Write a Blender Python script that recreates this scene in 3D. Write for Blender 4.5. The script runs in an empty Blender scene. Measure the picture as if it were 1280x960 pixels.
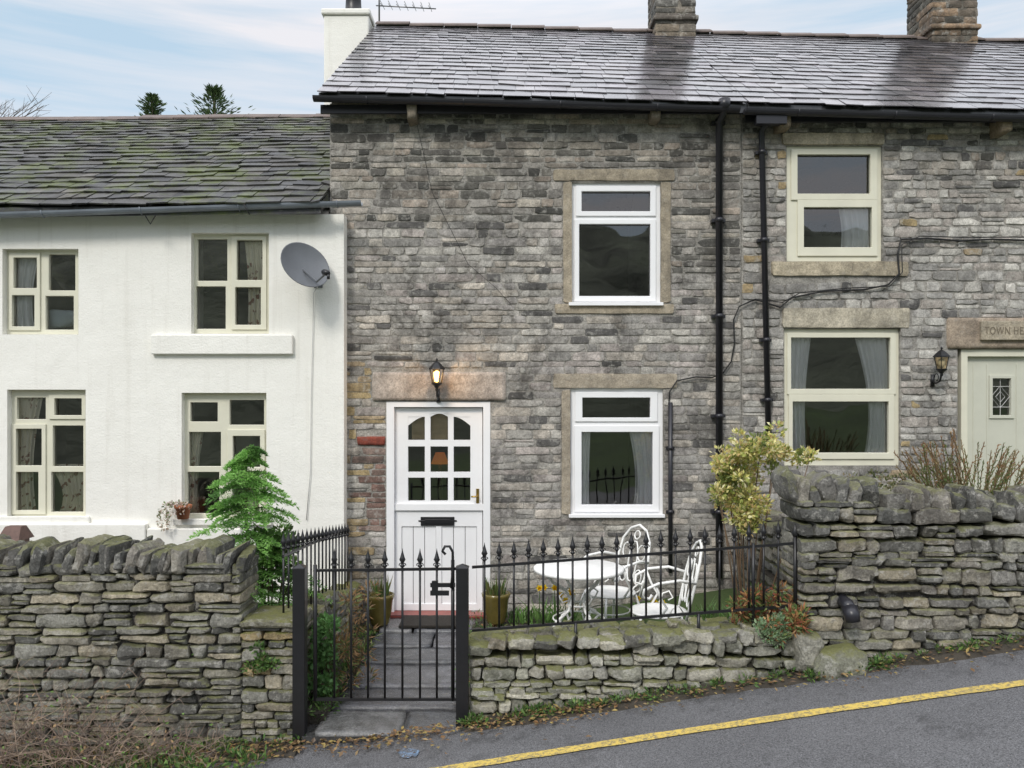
import bpy, math, random
from mathutils import Vector, Matrix, noise
rnd = random.Random(11)
U = rnd.uniform
D = 7.654; F = 995.556; HZ = 500.0; HC = 2.05
col = bpy.context.scene.collection
def W(px, py, Y=0.0):
    k = (D+Y)/F
    return ((px-640)*k, HC-(py-HZ)*k)
def R(p0, q0, p1, q1, Y=0.0):
    X0, Z1 = W(p0, q0, Y); X1, Z0 = W(p1, q1, Y)
    return (X0, X1, Z0, Z1)
def P(px, py, Y):
    x, z = W(px, py, Y); return Vector((x, Y, z))
def gz(x):
    x = max(-12, min(12, x))
    return -.02+.148*x if x > -1 else -.168+.05*(x+1)

# ------------------------------------------------------------------ materials
def nodes(name):
    m = bpy.data.materials.new(name); m.use_nodes = True
    nt = m.node_tree; b = nt.nodes['Principled BSDF']
    return m, nt, b
def lk(nt, a, b): nt.links.new(a, b)
def noise_node(nt, vec, scale, detail=4, rough=.6, dist=0):
    n = nt.nodes.new('ShaderNodeTexNoise'); n.inputs['Scale'].default_value = scale
    n.inputs['Detail'].default_value = detail; n.inputs['Roughness'].default_value = rough
    n.inputs['Distortion'].default_value = dist
    lk(nt, vec, n.inputs['Vector']); return n.outputs['Fac']
def ramp(nt, fac, stops):
    r = nt.nodes.new('ShaderNodeValToRGB'); e = r.color_ramp.elements
    while len(e) < len(stops): e.new(.5)
    for i, (p, c) in enumerate(stops):
        e[i].position = p; e[i].color = (c, c, c, 1) if not isinstance(c, tuple) else (*c, 1)
    lk(nt, fac, r.inputs[0]); return r.outputs[0]
def mix(nt, fac, a, b, mode='MIX'):
    m = nt.nodes.new('ShaderNodeMix'); m.data_type = 'RGBA'; m.blend_type = mode
    for s, v in ((m.inputs[0], fac), (m.inputs[6], a), (m.inputs[7], b)):
        if isinstance(v, (int, float)): s.default_value = v
        elif isinstance(v, tuple): s.default_value = (*v, 1)
        else: lk(nt, v, s)
    return m.outputs[2]
def mth(nt, op, a, b=0.0):
    m = nt.nodes.new('ShaderNodeMath'); m.operation = op
    for s, v in ((m.inputs[0], a), (m.inputs[1], b)):
        if isinstance(v, (int, float)): s.default_value = v
        else: lk(nt, v, s)
    return m.outputs[0]
def bump(nt, b, h, strength, dist):
    n = nt.nodes.new('ShaderNodeBump'); n.inputs['Strength'].default_value = strength
    n.inputs['Distance'].default_value = dist
    lk(nt, h, n.inputs['Height']); lk(nt, n.outputs[0], b.inputs['Normal'])
def coord(nt):
    return nt.nodes.new('ShaderNodeTexCoord').outputs['Object']
def plain(name, c, rough=.6, var=.15, vs=6, bs=60, bst=.15, bd=.003, metal=0, attr=False, spec=None):
    m, nt, b = nodes(name); v = coord(nt)
    base = c
    if attr:
        a = nt.nodes.new('ShaderNodeAttribute'); a.attribute_name = 'tint'; base = a.outputs['Color']
    n = noise_node(nt, v, vs)
    k = ramp(nt, n, [(.25, 1-var), (.75, 1+var*.6)])
    lk(nt, mix(nt, 1.0, base, k, 'MULTIPLY'), b.inputs['Base Color'])
    b.inputs['Roughness'].default_value = rough; b.inputs['Metallic'].default_value = metal
    if spec is not None: b.inputs['Specular IOR Level'].default_value = spec
    if bst: bump(nt, b, noise_node(nt, v, bs, 3), bst, bd)
    return m
def stone_mat(name, soot=.4, sootc=(.045, .042, .038), lichen=.3, moss=0.0, rough=.88, bd=.012, bs=22, lsc=16):
    m, nt, b = nodes(name); v = coord(nt)
    a = nt.nodes.new('ShaderNodeAttribute'); a.attribute_name = 'tint'
    big = noise_node(nt, v, 9, 6, .7)
    c = mix(nt, 1.0, a.outputs['Color'], ramp(nt, big, [(.3, .6), (.5, 1.0), (.72, 1.45)]), 'MULTIPLY')
    c = mix(nt, 1.0, c, ramp(nt, noise_node(nt, v, 70, 3, .7), [(.3, .65), (.7, 1.3)]), 'MULTIPLY')
    s = mth(nt, 'MULTIPLY', ramp(nt, noise_node(nt, v, 1.6, 7, .78, .4), [(.47, 0.0), (.61, 1.0)]), soot)
    c = mix(nt, s, c, sootc)
    l = mth(nt, 'MULTIPLY', ramp(nt, noise_node(nt, v, lsc, 5, .72), [(.54, 0.0), (.63, 1.0)]), lichen)
    c = mix(nt, l, c, (.48, .465, .425))
    if moss:
        g = nt.nodes.new('ShaderNodeNewGeometry'); sx = nt.nodes.new('ShaderNodeSeparateXYZ')
        lk(nt, g.outputs['Normal'], sx.inputs[0])
        up = mth(nt, 'MULTIPLY_ADD', sx.outputs[2], .25)
        up.node.inputs[2].default_value = 0
        q = mth(nt, 'ADD', up, noise_node(nt, v, 4.5, 8, .8))
        mf = mth(nt, 'MULTIPLY', ramp(nt, q, [(.60, 0.0), (.74, 1.0)]), moss)
        mc = mix(nt, noise_node(nt, v, 40), (.07, .08, .02), (.22, .22, .06))
        c = mix(nt, mf, c, mc)
    lk(nt, c, b.inputs['Base Color']); b.inputs['Roughness'].default_value = rough
    b.inputs['Specular IOR Level'].default_value = .35 if rough > .5 else .5
    h = mth(nt, 'ADD', noise_node(nt, v, bs, 6, .75), big)
    bump(nt, b, h, 1.0, bd)
    return m
def foliage_mat(name):
    m, nt, b = nodes(name)
    a = nt.nodes.new('ShaderNodeAttribute'); a.attribute_name = 'tint'
    c = a.outputs['Color']
    lk(nt, c, b.inputs['Base Color']); b.inputs['Roughness'].default_value = .5
    t = nt.nodes.new('ShaderNodeBsdfTranslucent'); lk(nt, c, t.inputs[0])
    ms = nt.nodes.new('ShaderNodeMixShader'); ms.inputs[0].default_value = .35
    lk(nt, b.outputs[0], ms.inputs[1]); lk(nt, t.outputs[0], ms.inputs[2])
    lk(nt, ms.outputs[0], nt.nodes['Material Output'].inputs[0]); return m
def glass_mat(name, tint=(1, 1, 1), gain=4.2):
    m, nt, b = nodes(name)
    tr = nt.nodes.new('ShaderNodeBsdfTransparent'); tr.inputs[0].default_value = (*[x*.95 for x in tint], 1)
    g = nt.nodes.new('ShaderNodeBsdfGlossy'); g.inputs['Roughness'].default_value = .01
    f = nt.nodes.new('ShaderNodeFresnel'); f.inputs[0].default_value = 1.5
    fm = mth(nt, 'MULTIPLY', f.outputs[0], gain)
    bn = nt.nodes.new('ShaderNodeBump'); bn.inputs['Strength'].default_value = .35; bn.inputs['Distance'].default_value = .006
    lk(nt, noise_node(nt, coord(nt), 2.6, 1), bn.inputs['Height']); lk(nt, bn.outputs[0], g.inputs['Normal'])
    ms = nt.nodes.new('ShaderNodeMixShader'); lk(nt, fm, ms.inputs[0])
    lk(nt, tr.outputs[0], ms.inputs[1]); lk(nt, g.outputs[0], ms.inputs[2])
    lk(nt, ms.outputs[0], nt.nodes['Material Output'].inputs[0]); return m
def emit_mat(name, c, s):
    m, nt, b = nodes(name); b.inputs['Base Color'].default_value = (*c, 1)
    b.inputs['Emission Color'].default_value = (*c, 1); b.inputs['Emission Strength'].default_value = s
    return m
def render_white():
    m, nt, b = nodes('white_render'); v = coord(nt)
    c = mix(nt, ramp(nt, noise_node(nt, v, .9, 7, .7), [(.45, 0.0), (.75, .35)]), (.88, .865, .81), (.74, .715, .65))
    mp = nt.nodes.new('ShaderNodeMapping'); mp.inputs['Scale'].default_value = (9, 9, .5); lk(nt, v, mp.inputs[0])
    c = mix(nt, ramp(nt, noise_node(nt, mp.outputs[0], 1.2, 5), [(.54, 0.0), (.8, .4)]), c, (.56, .53, .46))
    c = mix(nt, ramp(nt, noise_node(nt, v, 7, 6, .8), [(.64, 0.0), (.74, .4)]), c, (.5, .48, .42))
    lk(nt, c, b.inputs['Base Color']); b.inputs['Roughness'].default_value = .75
    h = mth(nt, 'ADD', noise_node(nt, v, 60, 3), mth(nt, 'MULTIPLY', noise_node(nt, v, 3.5, 3), 2.5))
    bump(nt, b, h, .45, .009); return m
def asphalt():
    m, nt, b = nodes('asphalt'); v = coord(nt)
    c = mix(nt, noise_node(nt, v, 1.1, 6), (.07, .07, .074), (.145, .145, .15))
    c = mix(nt, 1.0, c, ramp(nt, noise_node(nt, v, 110, 2, .8), [(.35, .45), (.65, 1.7)]), 'MULTIPLY')
    vo = nt.nodes.new('ShaderNodeTexVoronoi'); vo.inputs['Scale'].default_value = 110; lk(nt, v, vo.inputs['Vector'])
    c = mix(nt, ramp(nt, vo.outputs['Distance'], [(.1, .55), (.3, 0.0)]), c, (.28, .28, .28))
    c = mix(nt, ramp(nt, noise_node(nt, v, 2.4, 7, .75), [(.54, 0.0), (.66, .6)]), c, (.035, .035, .036))
    lk(nt, c, b.inputs['Base Color'])
    lk(nt, ramp(nt, noise_node(nt, v, 1.6, 4), [(.3, .5), (.7, .85)]), b.inputs['Roughness'])
    bump(nt, b, mth(nt, 'ADD', vo.outputs['Distance'], noise_node(nt, v, 150, 2)), .8, .007); return m
def slate_mat(name, rough0, rough1, moss, coat=0, lich=.4):
    m, nt, b = nodes(name); v = coord(nt)
    a = nt.nodes.new('ShaderNodeAttribute'); a.attribute_name = 'tint'
    c = mix(nt, 1.0, a.outputs['Color'], ramp(nt, noise_node(nt, v, 5, 6, .7), [(.3, .5), (.7, 1.6)]), 'MULTIPLY')
    c = mix(nt, ramp(nt, noise_node(nt, v, 25, 5, .7), [(.6, 0.0), (.7, lich)]), c, (.3, .3, .27))
    if moss:
        mf = ramp(nt, noise_node(nt, v, 1.9, 10, .8), [(.48, 0.0), (.61, moss)])
        c = mix(nt, mf, c, mix(nt, noise_node(nt, v, 30), (.045, .06, .015), (.13, .16, .035)))
    lk(nt, c, b.inputs['Base Color'])
    lk(nt, ramp(nt, noise_node(nt, v, 2.2, 5, .6), [(.35, rough0), (.7, rough1)]), b.inputs['Roughness'])
    if coat:
        b.inputs['Specular IOR Level'].default_value = .55
        b.inputs['Coat Weight'].default_value = coat; b.inputs['Coat Roughness'].default_value = .15
    bump(nt, b, noise_node(nt, v, 26, 5, .7), .3 if coat else .6, .005); return m
def floral():
    m, nt, b = nodes('floral_cotton'); v = coord(nt)
    vo = nt.nodes.new('ShaderNodeTexVoronoi'); vo.inputs['Scale'].default_value = 15; lk(nt, mix(nt, .2, v, noise_node(nt, v, 9)), vo.inputs['Vector'])
    c = mix(nt, ramp(nt, vo.outputs['Distance'], [(.24, .9), (.34, 0.0)]), (.92, .87, .72), (.3, .13, .08))
    lk(nt, c, b.inputs['Base Color']); b.inputs['Roughness'].default_value = .9; return m
def paint_line():
    m, nt, b = nodes('yellow_road_paint'); v = coord(nt)
    c = mix(nt, ramp(nt, noise_node(nt, v, 40, 6, .8), [(.48, 0.0), (.58, .85)]), (.60, .44, .10), (.13, .12, .10))
    c = mix(nt, ramp(nt, noise_node(nt, v, 3, 4, .8), [(.5, 0.0), (.7, .5)]), c, (.25, .2, .1))
    lk(nt, c, b.inputs['Base Color']); b.inputs['Roughness'].default_value = .65
    bump(nt, b, noise_node(nt, v, 150, 3), .6, .005); return m
def chalk():
    m, nt, b = nodes('blue_chalk'); v = coord(nt)
    c = mix(nt, ramp(nt, noise_node(nt, v, 26, 6, .8), [(.46, 0.0), (.60, 1.0)]), (.10,.10,.104), (.13, .2, .3))
    c = mix(nt, 1.0, c, ramp(nt, noise_node(nt, v, 110, 2, .8), [(.35, .5), (.65, 1.6)]), 'MULTIPLY')
    lk(nt, c, b.inputs['Base Color']); b.inputs['Roughness'].default_value = .8; return m

M = dict(
 house=stone_mat('coursed_limestone', .68, lichen=.45, lsc=11, bd=.011),
 houser=stone_mat('grey_gritstone', .42, lichen=.5, lsc=11, bd=.011),
 dressed=stone_mat('dressed_sandstone', .35, lichen=.15, bs=60, bd=.004),
 mortar=stone_mat('lime_mortar', .5, lichen=.25, rough=.95, bs=40, bd=.02),
 garden=stone_mat('dry_stone', .62, lichen=.55, moss=.6, bd=.02, bs=26),
 lowwall=stone_mat('mossy_stone', .35, lichen=.5, moss=.85, bd=.02, bs=26),
 render=render_white(), asphalt=asphalt(),
 slate=slate_mat('wet_slate', .20, .36, 0, .38, .1), stslate=slate_mat('stone_slate', .5, .8, .85),
 upvc=plain('white_plastic', (.88, .88, .89), .3, .03, 3, 40, .03),
 whitepaint=plain('white_gloss_paint', (.86, .86, .87), .35, .05, 3, 60, .08),
 cream=plain('cream_paint', (.72, .70, .57), .45, .07, 5, 60, .1),
 sage=plain('pale_sage_paint', (.58, .58, .49), .5, .07, 5, 60, .1),
 black=plain('black_metal', (.012, .012, .014), .38, .3, 8, 90, .25, .002),
 gutter=plain('black_plastic', (.022, .022, .028), .35, .2, 3, 40, .05),
 greygut=plain('grey_gutter', (.20, .225, .26), .4, .25, 4, 40, .1),
 iron=plain('white_iron', (.86, .86, .84), .4, .12, 20, 60, .2, .002),
 dish=plain('dish_grey', (.15, .16, .175), .5, .1, 8, 60, .05),
 brass=plain('brass', (.5, .34, .1), .3, .1, metal=1),
 rubber=plain('black_cable', (.01, .01, .01), .55),
 whitecable=plain('white_cable', (.6, .6, .58), .55),
 glass=glass_mat('window_glass'),
 lampglass=glass_mat('lantern_glass', (1, .9, .7), 1.0),
 bulb=emit_mat('lamp_glow', (1, .55, .16), 9), lampin=emit_mat('amber_shade', (1, .32, .07), .16),
 wood=plain('bark', (.10, .075, .05), .9, .3, 10, 60, .6, .006),
 twig=plain('dry_twig', (.2, .13, .08), .9, .3, attr=True),
 leaf=foliage_mat('leaves'),
 soil=plain('dark_soil', (.055, .046, .034), .95, .5, 6, 40, 1, .02),
 grass=plain('meadow', (.05, .08, .02), .95, .5, .3, 20, .5, .02),
 hill=plain('wooded_slope', (.13, .145, .10), .95, .95, .09, .8, 1, .5),
 paving=stone_mat('wet_paving', .5, lichen=.1, rough=.2, bs=40, bd=.004),
 glaze=plain('olive_glaze', (.14, .11, .03), .15, .4, 8, 20, .1),
 terracotta=plain('terracotta', (.36, .13, .06), .8, .25, 10, 60, .2),
 redtile=plain('red_tile', (.25, .055, .04), .4, .3, 20),
 browntile=plain('dull_brown_tile', (.13, .075, .06), .7, .3, 20),
 mat=plain('dark_coir', (.03, .025, .02), .95, .4, 30, 200, 1, .01),
 interior=plain('interior_plaster', (.34, .32, .28), .9, .1),
 netc=plain('white_curtain', (.93, .94, .95), .9, .05, 4, 150, .1), floral=floral(),
 blind=plain('beige_blind', (.65, .5, .3), .9, .2, 10),
 yellow=paint_line(), blue=chalk(),
 aerial=plain('aluminium', (.2, .2, .2), .4, .1, metal=.8),
 ridge=plain('ridge_clay', (.15, .115, .10), .7, .4, 6, 50, .5, .006),
 letter=plain('incised_letters', (.17, .14, .10), .8, .1),
 cushion=plain('pale_cushion', (.6, .7, .75), .9, .1),
)

# ------------------------------------------------------------------ mesh builder
ORG = {}
class MB:
    def __init__(s): s.v = []; s.f = []; s.c = []; s.sm = []
    def add(s, vs, fs, c=(1, 1, 1), smooth=False):
        n = len(s.v); s.v += [tuple(v) for v in vs]
        s.f += [tuple(i+n for i in f) for f in fs]; s.c += [c]*len(vs); s.sm += [smooth]*len(fs); return s
    def box(s, x0, x1, y0, y1, z0, z1, c=(1, 1, 1)):
        return s.add([(x0,y0,z0),(x1,y0,z0),(x1,y1,z0),(x0,y1,z0),(x0,y0,z1),(x1,y0,z1),(x1,y1,z1),(x0,y1,z1)],
              [(0,3,2,1),(4,5,6,7),(0,1,5,4),(1,2,6,5),(2,3,7,6),(3,0,4,7)], c)
    def tube(s, pts, r, seg=8, c=(1, 1, 1), closed=False, rot0=0.0):
        pts = [Vector(p) for p in pts]; n = len(pts)
        rs = r if isinstance(r, (list, tuple)) else [r]*n
        vs = []; up = None
        for i, p in enumerate(pts):
            if closed: t = pts[(i+1) % n]-pts[i-1]
            else: t = pts[min(i+1, n-1)]-pts[max(i-1, 0)]
            if t.length < 1e-9: t = Vector((0, 0, 1))
            t.normalize()
            if up is None:
                up = Vector((0, 0, 1)) if abs(t.z) < .9 else Vector((0, 1, 0))
            a = t.cross(up); a.normalize(); up = a.cross(t).normalized()
            for k in range(seg):
                w = rot0+2*math.pi*k/seg
                vs.append(p+(a*math.cos(w)+up*math.sin(w))*rs[i])
        fs = []
        for i in range(n if closed else n-1):
            j = (i+1) % n
            for k in range(seg):
                l = (k+1) % seg
                fs.append((i*seg+k, i*seg+l, j*seg+l, j*seg+k))
        if not closed:
            fs.append(tuple(range(seg-1, -1, -1))); fs.append(tuple((n-1)*seg+k for k in range(seg)))
        return s.add(vs, fs, c, seg > 4)
    def lathe(s, prof, ctr=(0, 0, 0), seg=24, c=(1, 1, 1), mtx=None, smooth=True):
        vs = []
        for (r, z) in prof:
            for k in range(seg):
                w = 2*math.pi*k/seg; q = Vector((r*math.cos(w), r*math.sin(w), z))
                if mtx: q = mtx @ q
                vs.append(q+Vector(ctr))
        fs = []
        for i in range(len(prof)-1):
            for k in range(seg):
                l = (k+1) % seg; fs.append((i*seg+k, i*seg+l, (i+1)*seg+l, (i+1)*seg+k))
        return s.add(vs, fs, c, smooth)
    def slab(s, rc, holes, y0, y1, c=(1, 1, 1)):
        x0, x1, z0, z1 = rc
        xs = sorted(set([x0, x1]+[min(max(v, x0), x1) for h in holes for v in h[:2]]))
        zs = sorted(set([z0, z1]+[min(max(v, z0), z1) for h in holes for v in h[2:]]))
        def solid(i, j):
            if i < 0 or j < 0 or i >= len(xs)-1 or j >= len(zs)-1: return False
            cx = (xs[i]+xs[i+1])/2; cz = (zs[j]+zs[j+1])/2
            return not any(h[0] < cx < h[1] and h[2] < cz < h[3] for h in holes)
        idx = {}; vs = []; fs = []
        def V(i, j, b):
            if (i, j, b) not in idx: idx[(i, j, b)] = len(vs); vs.append((xs[i], y1 if b else y0, zs[j]))
            return idx[(i, j, b)]
        for i in range(len(xs)-1):
            for j in range(len(zs)-1):
                if not solid(i, j): continue
                fs.append((V(i,j,0),V(i+1,j,0),V(i+1,j+1,0),V(i,j+1,0)))
                fs.append((V(i,j,1),V(i,j+1,1),V(i+1,j+1,1),V(i+1,j,1)))
                if not solid(i-1,j): fs.append((V(i,j,0),V(i,j+1,0),V(i,j+1,1),V(i,j,1)))
                if not solid(i+1,j): fs.append((V(i+1,j,0),V(i+1,j,1),V(i+1,j+1,1),V(i+1,j+1,0)))
                if not solid(i,j-1): fs.append((V(i,j,0),V(i,j,1),V(i+1,j,1),V(i+1,j,0)))
                if not solid(i,j+1): fs.append((V(i,j+1,0),V(i+1,j+1,0),V(i+1,j+1,1),V(i,j+1,1)))
        return s.add(vs, fs, c)
    def leaf(s, p, d, ln, wd, c, n=None):
        d = Vector(d).normalized(); n = Vector(n) if n else Vector((U(-1,1),U(-1,1),U(-.2,1)))
        a = d.cross(n)
        if a.length < 1e-4: a = Vector((1,0,0))
        a.normalize(); m = a.cross(d); p = Vector(p)
        return s.add([p, p+d*ln*.45+a*wd/2+m*wd*.15, p+d*ln, p+d*ln*.45-a*wd/2+m*wd*.15], [(0,1,2,3)], c)
    def build(s, name, mat, parent=None, loc=None, bev=0, label=None, sharp=0):
        o_ = Vector(ORG[parent.name]) if parent else Vector(loc or (0,0,0))
        me = bpy.data.meshes.new(name)
        me.from_pydata([(v[0]-o_.x, v[1]-o_.y, v[2]-o_.z) for v in s.v], [], s.f)
        me.polygons.foreach_set('use_smooth', s.sm)
        at = me.color_attributes.new('tint', 'FLOAT_COLOR', 'POINT')
        fl = []
        for c in s.c: fl += [c[0], c[1], c[2], 1.0]
        at.data.foreach_set('color', fl)
        me.materials.append(M[mat] if isinstance(mat, str) else mat); me.update()
        if sharp:
            try: me.set_sharp_from_angle(angle=math.radians(sharp))
            except Exception: pass
        o = bpy.data.objects.new(name, me); col.objects.link(o)
        if parent: o.parent = parent
        else: o.location = o_
        ORG[o.name] = tuple(o_)
        if bev:
            b = o.modifiers.new('bevel', 'BEVEL'); b.width = bev; b.segments = 2; b.limit_method = 'ANGLE'
        if label: o['label'] = label
        return o
def tag(o, label, cat, group=None, kind=None):
    o['label'] = label; o['category'] = cat
    if group: o['group'] = group
    if kind: o['kind'] = kind
    return o
def thing(name, label, cat, loc, group=None):
    o = bpy.data.objects.new(name, None); o.empty_display_size = .1; col.objects.link(o); o.location = loc
    ORG[o.name] = tuple(loc); return tag(o, label, cat, group)
def struct(o): o['kind'] = 'structure'; return o

TPL = {}
def tpl(n):
    if n in TPL: return TPL[n]
    idx = {}; vs = []; fs = []
    def V(p):
        k = tuple(round(a, 5) for a in p)
        if k not in idx: idx[k] = len(vs); vs.append(k)
        return idx[k]
    for ax in range(3):
        u, v = [(1,2),(2,0),(0,1)][ax]
        for sg in (-1, 1):
            for i in range(n[u]):
                for j in range(n[v]):
                    q = []
                    for (a, b) in ((0,0),(1,0),(1,1),(0,1)):
                        p = [0,0,0]; p[ax] = sg; p[u] = -1+2*(i+a)/n[u]; p[v] = -1+2*(j+b)/n[v]
                        q.append(V(p))
                    fs.append(tuple(q) if sg > 0 else tuple(q[::-1]))
    TPL[n] = (vs, fs); return TPL[n]
def rock(mb, c, h, n=(4,2,3), k=7, rough=.2, colr=(.2,.2,.2), rot=None, taper=.1, chips=0, yn=1.0, cd=(.66,.86)):
    vs, fs = tpl(n); sd = Vector((U(0,99),U(0,99),U(0,99))); mh = min(h); out = []
    tz = U(-taper, taper); tx = U(-taper, taper); c = Vector(c); pln = []
    for i in range(chips):
        nn = Vector((U(-1,1), U(-1,.6), U(-1,1)))
        if nn.length < .3: continue
        nn.normalize(); pln.append((nn, (abs(nn.x)+abs(nn.y)+abs(nn.z))*U(*cd)))
    for p in vs:
        q = [math.copysign(abs(a)**.7, a) for a in p]
        d = (abs(q[0])**k+abs(q[1])**k+abs(q[2])**k)**(1/k)
        q = Vector(q)/d
        for (nn, dd) in pln:
            e = q.dot(nn)-dd
            if e > 0: q -= nn*e
        w = Vector((q.x*h[0], q.y*h[1], q.z*h[2]))
        w.z *= 1+tz*q.x; w.x *= 1+tx*q.z*.6
        nv = noise.noise_vector(w*(.55/mh)+sd)*rough*mh*1.3 + noise.noise_vector(w*(1.6/mh)+sd)*rough*mh*.6
        nv.y *= yn
        w += nv
        if rot: w = rot @ w
        out.append(c+w)
    mb.add(out, fs, colr, True)
def pick(pal, v=.18):
    c = rnd.choice(pal); k = 1+U(-v, v); return (c[0]*k, c[1]*k, c[2]*k)
def courses(mb, x0, x1, zlo, zhi, yf, dep, hr, wr, holes, colf, n=(6,1,3), k=9, rough=.22, gap=.008, yj=.008, wob=.02, chips=0, split=.16, yn=1.0, taper=.14, cd=(.66,.86)):
    z = zlo if not callable(zlo) else min(zlo(x0), zlo(x1)); top = max(zhi(x0), zhi(x1)) if callable(zhi) else zhi; ci = 0
    while z < top-.015:
        h = U(*hr); h = min(h, top-z) if top-z > .03 else h
        iv = [(x0, x1)]
        for (a, b, c0, c1) in holes:
            ov = min(z+h, c1)-max(z, c0)
            if ov > .35*h:
                ni = []
                for (s, e) in iv:
                    if b <= s or a >= e: ni.append((s, e)); continue
                    if a > s: ni.append((s, a))
                    if b < e: ni.append((b, e))
                iv = ni
        for (s, e) in iv:
            x = s
            while x < e-.02:
                w = wr[0]+(wr[1]-wr[0])*rnd.random()**1.4
                if e-(x+w) < wr[0]*.6: w = e-x
                xc = x+w/2
                ok = True
                if callable(zhi) and z+h*.6 > zhi(xc): ok = False
                if callable(zlo) and z+h < zlo(xc): ok = False
                if ok:
                    wz = noise.noise(Vector((xc*.6, ci*.31, 3)))*wob*2
                    if w > wr[0]*1.4 and h > hr[0]*1.5 and rnd.random() < split:
                        f = U(.38,.62); parts = [(z, h*f), (z+h*f, h*(1-f))]
                    else: parts = [(z, h)]
                    for (zz, hh) in parts:
                        j = U(-yj, yj)
                        rock(mb, (xc, yf+dep/2+j, zz+hh/2+wz), (w/2-gap*U(.3,1.1), dep/2, hh/2-gap*U(.25,.9)), n, k, rough, colf(xc, zz), chips=chips, taper=taper, yn=yn, cd=cd)
                x += w
        z += h; ci += 1

# ------------------------------------------------------------------ houses: windows, doors
def window(house, outer, panes, mat, Y=.04, sashes=(), surround=None, smat='dressed', scol=(.3,.25,.18), thick=.06, wy=0.0, sproud=.03):
    rc = R(*outer, Y); hp = [R(*p, Y) for p in panes]
    mb = MB().slab(rc, hp, Y, Y+thick)
    for s in sashes:
        sr = R(*s, Y-.014); inn = [R(*p, Y-.014) for p in panes if p[0] >= s[0] and p[2] <= s[2] and p[1] >= s[1] and p[3] <= s[3]]
        mb.slab(sr, inn, Y-.016, Y-.001)
    w = mb.build('window', mat, house, bev=.004)
    g = MB()
    for h in hp:
        g.add([(h[0]-.005, Y+.03, h[2]-.005), (h[1]+.005, Y+.03, h[2]-.005), (h[1]+.005, Y+.03, h[3]+.005), (h[0]-.005, Y+.03, h[3]+.005)], [(0,1,2,3)])
    gl = g.build('pane', 'glass', house); gl.parent = w
    if surround:
        for (nm, r) in surround:
            q = R(*r, wy); b = MB()
            rock(b, ((q[0]+q[1])/2, wy-sproud+.07, (q[2]+q[3])/2), ((q[1]-q[0])/2, .07, (q[3]-q[2])/2), (14, 2, 5) if q[1]-q[0] > q[3]-q[2] else (4, 2, 14), 26, .09, pick([scol], .1), taper=.01)
            o = b.build(nm, smat, house, sharp=40); o.parent = w
    return w, rc
def curtain(px0, py0, px1, py1, Y, mat, label, taper=0.0, side=-1, folds=7):
    X0, X1, Z0, Z1 = R(px0, py0, px1, py1, Y); mb = MB(); nx, nz = 42, 10; vs = []
    ph = U(0, 6)
    for j in range(nz+1):
        v = j/nz; z = Z1+(Z0-Z1)*v
        sh = 1-taper*math.sin(v*math.pi*.75)
        for i in range(nx+1):
            u = i/nx
            uu = u*sh if side < 0 else 1-(1-u)*sh
            vs.append((X0+(X1-X0)*uu, Y+.018*math.sin(u*folds*6.28+ph+.6*math.sin(v*3))*(0.5+.5*v)+.006*math.sin(u*folds*15), z))
    fs = [(j*(nx+1)+i, j*(nx+1)+i+1, (j+1)*(nx+1)+i+1, (j+1)*(nx+1)+i) for j in range(nz) for i in range(nx)]
    mb.add(vs, fs, smooth=True)
    o = mb.build('curtain', mat, loc=((X0+X1)/2, Y, Z0)); tag(o, label, 'curtain'); return o

def shell(house, x0, x1, yf, depth, z0, zw, ridge_y, ridge_z, mat, thick=.3):
    MB().box(x0+.003, x1-.003, depth-.3, depth, z0, zw).build('back_wall', mat, house)
    ze = zw-.02; zr = ridge_z-.25
    for xa, xb in ((x0+.002, x0+.25), (x1-.25, x1-.002)):
        prof = [(yf+.02, z0), (yf+.02, ze), (ridge_y, zr), (depth-.302, ze), (depth-.302, z0)]
        vs = [(xa, a, b) for a, b in prof]+[(xb, a, b) for a, b in prof]
        fs = [(4,3,2,1,0), (5,6,7,8,9)]+[(i, (i+1) % 5, (i+1) % 5+5, i+5) for i in range(5)]
        MB().add(vs, fs).build('gable_wall', mat, house)
    MB().box(x0+.26, x1-.26, yf+.36, depth-.31, z0, z0+.05).build('interior_floor', 'interior', house)
def slates(mb, x0, x1, ye, ze, yr, zr, kx, e, wr, th, pal, jit=.012, tilt=.006, flat=False):
    dy, dz = yr-ye, zr-ze; L = math.hypot(dy, dz); s = Vector((0, dy/L, dz/L)); n = Vector((0, -dz/L, dy/L))
    def Pt(x, q, o): return Vector((x, ye, ze+kx(x)))+s*q+n*o
    q = -.04; i = 0
    while q < L-.03:
        ee = e*(1.18-.36*q/L)
        x = x0-(U(0, wr[0])); ph = U(0, 9)
        while x < x1:
            w = U(*wr); xa = max(x+.002, x0); xb = min(x+w-.002, x1)
            if xb-xa > .03:
                wv = .010*math.sin(x*1.3+ph*.3)
                a = q+wv+U(-jit, jit)+(U(0,.03) if rnd.random() < .05 else 0); b = min(q+ee*1.9, L); lf = U(0, .5 if flat else .8)*th; tl = U(-tilt, tilt)
                o0 = th*1.7+lf; o1 = th*.2; od = U(-.5,.5)*th*(.5 if flat else 1)
                c = pick(pal, .35)
                ch = U(0, .035) if rnd.random() < .2 else 0
                vs = [Pt(xa, a+tl+ch, o0+od), Pt(xb, a-tl, o0-od), Pt(xb, b, o1), Pt(xa, b, o1),
                      Pt(xa, a+tl+ch, o0+od+th), Pt(xb, a-tl, o0-od+th), Pt(xb, b, o1+th), Pt(xa, b, o1+th)]
                mb.add(vs, [(0,3,2,1),(4,5,6,7),(0,1,5,4),(1,2,6,5),(2,3,7,6),(3,0,4,7)], c)
            x += w
        q += ee; i += 1
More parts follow.
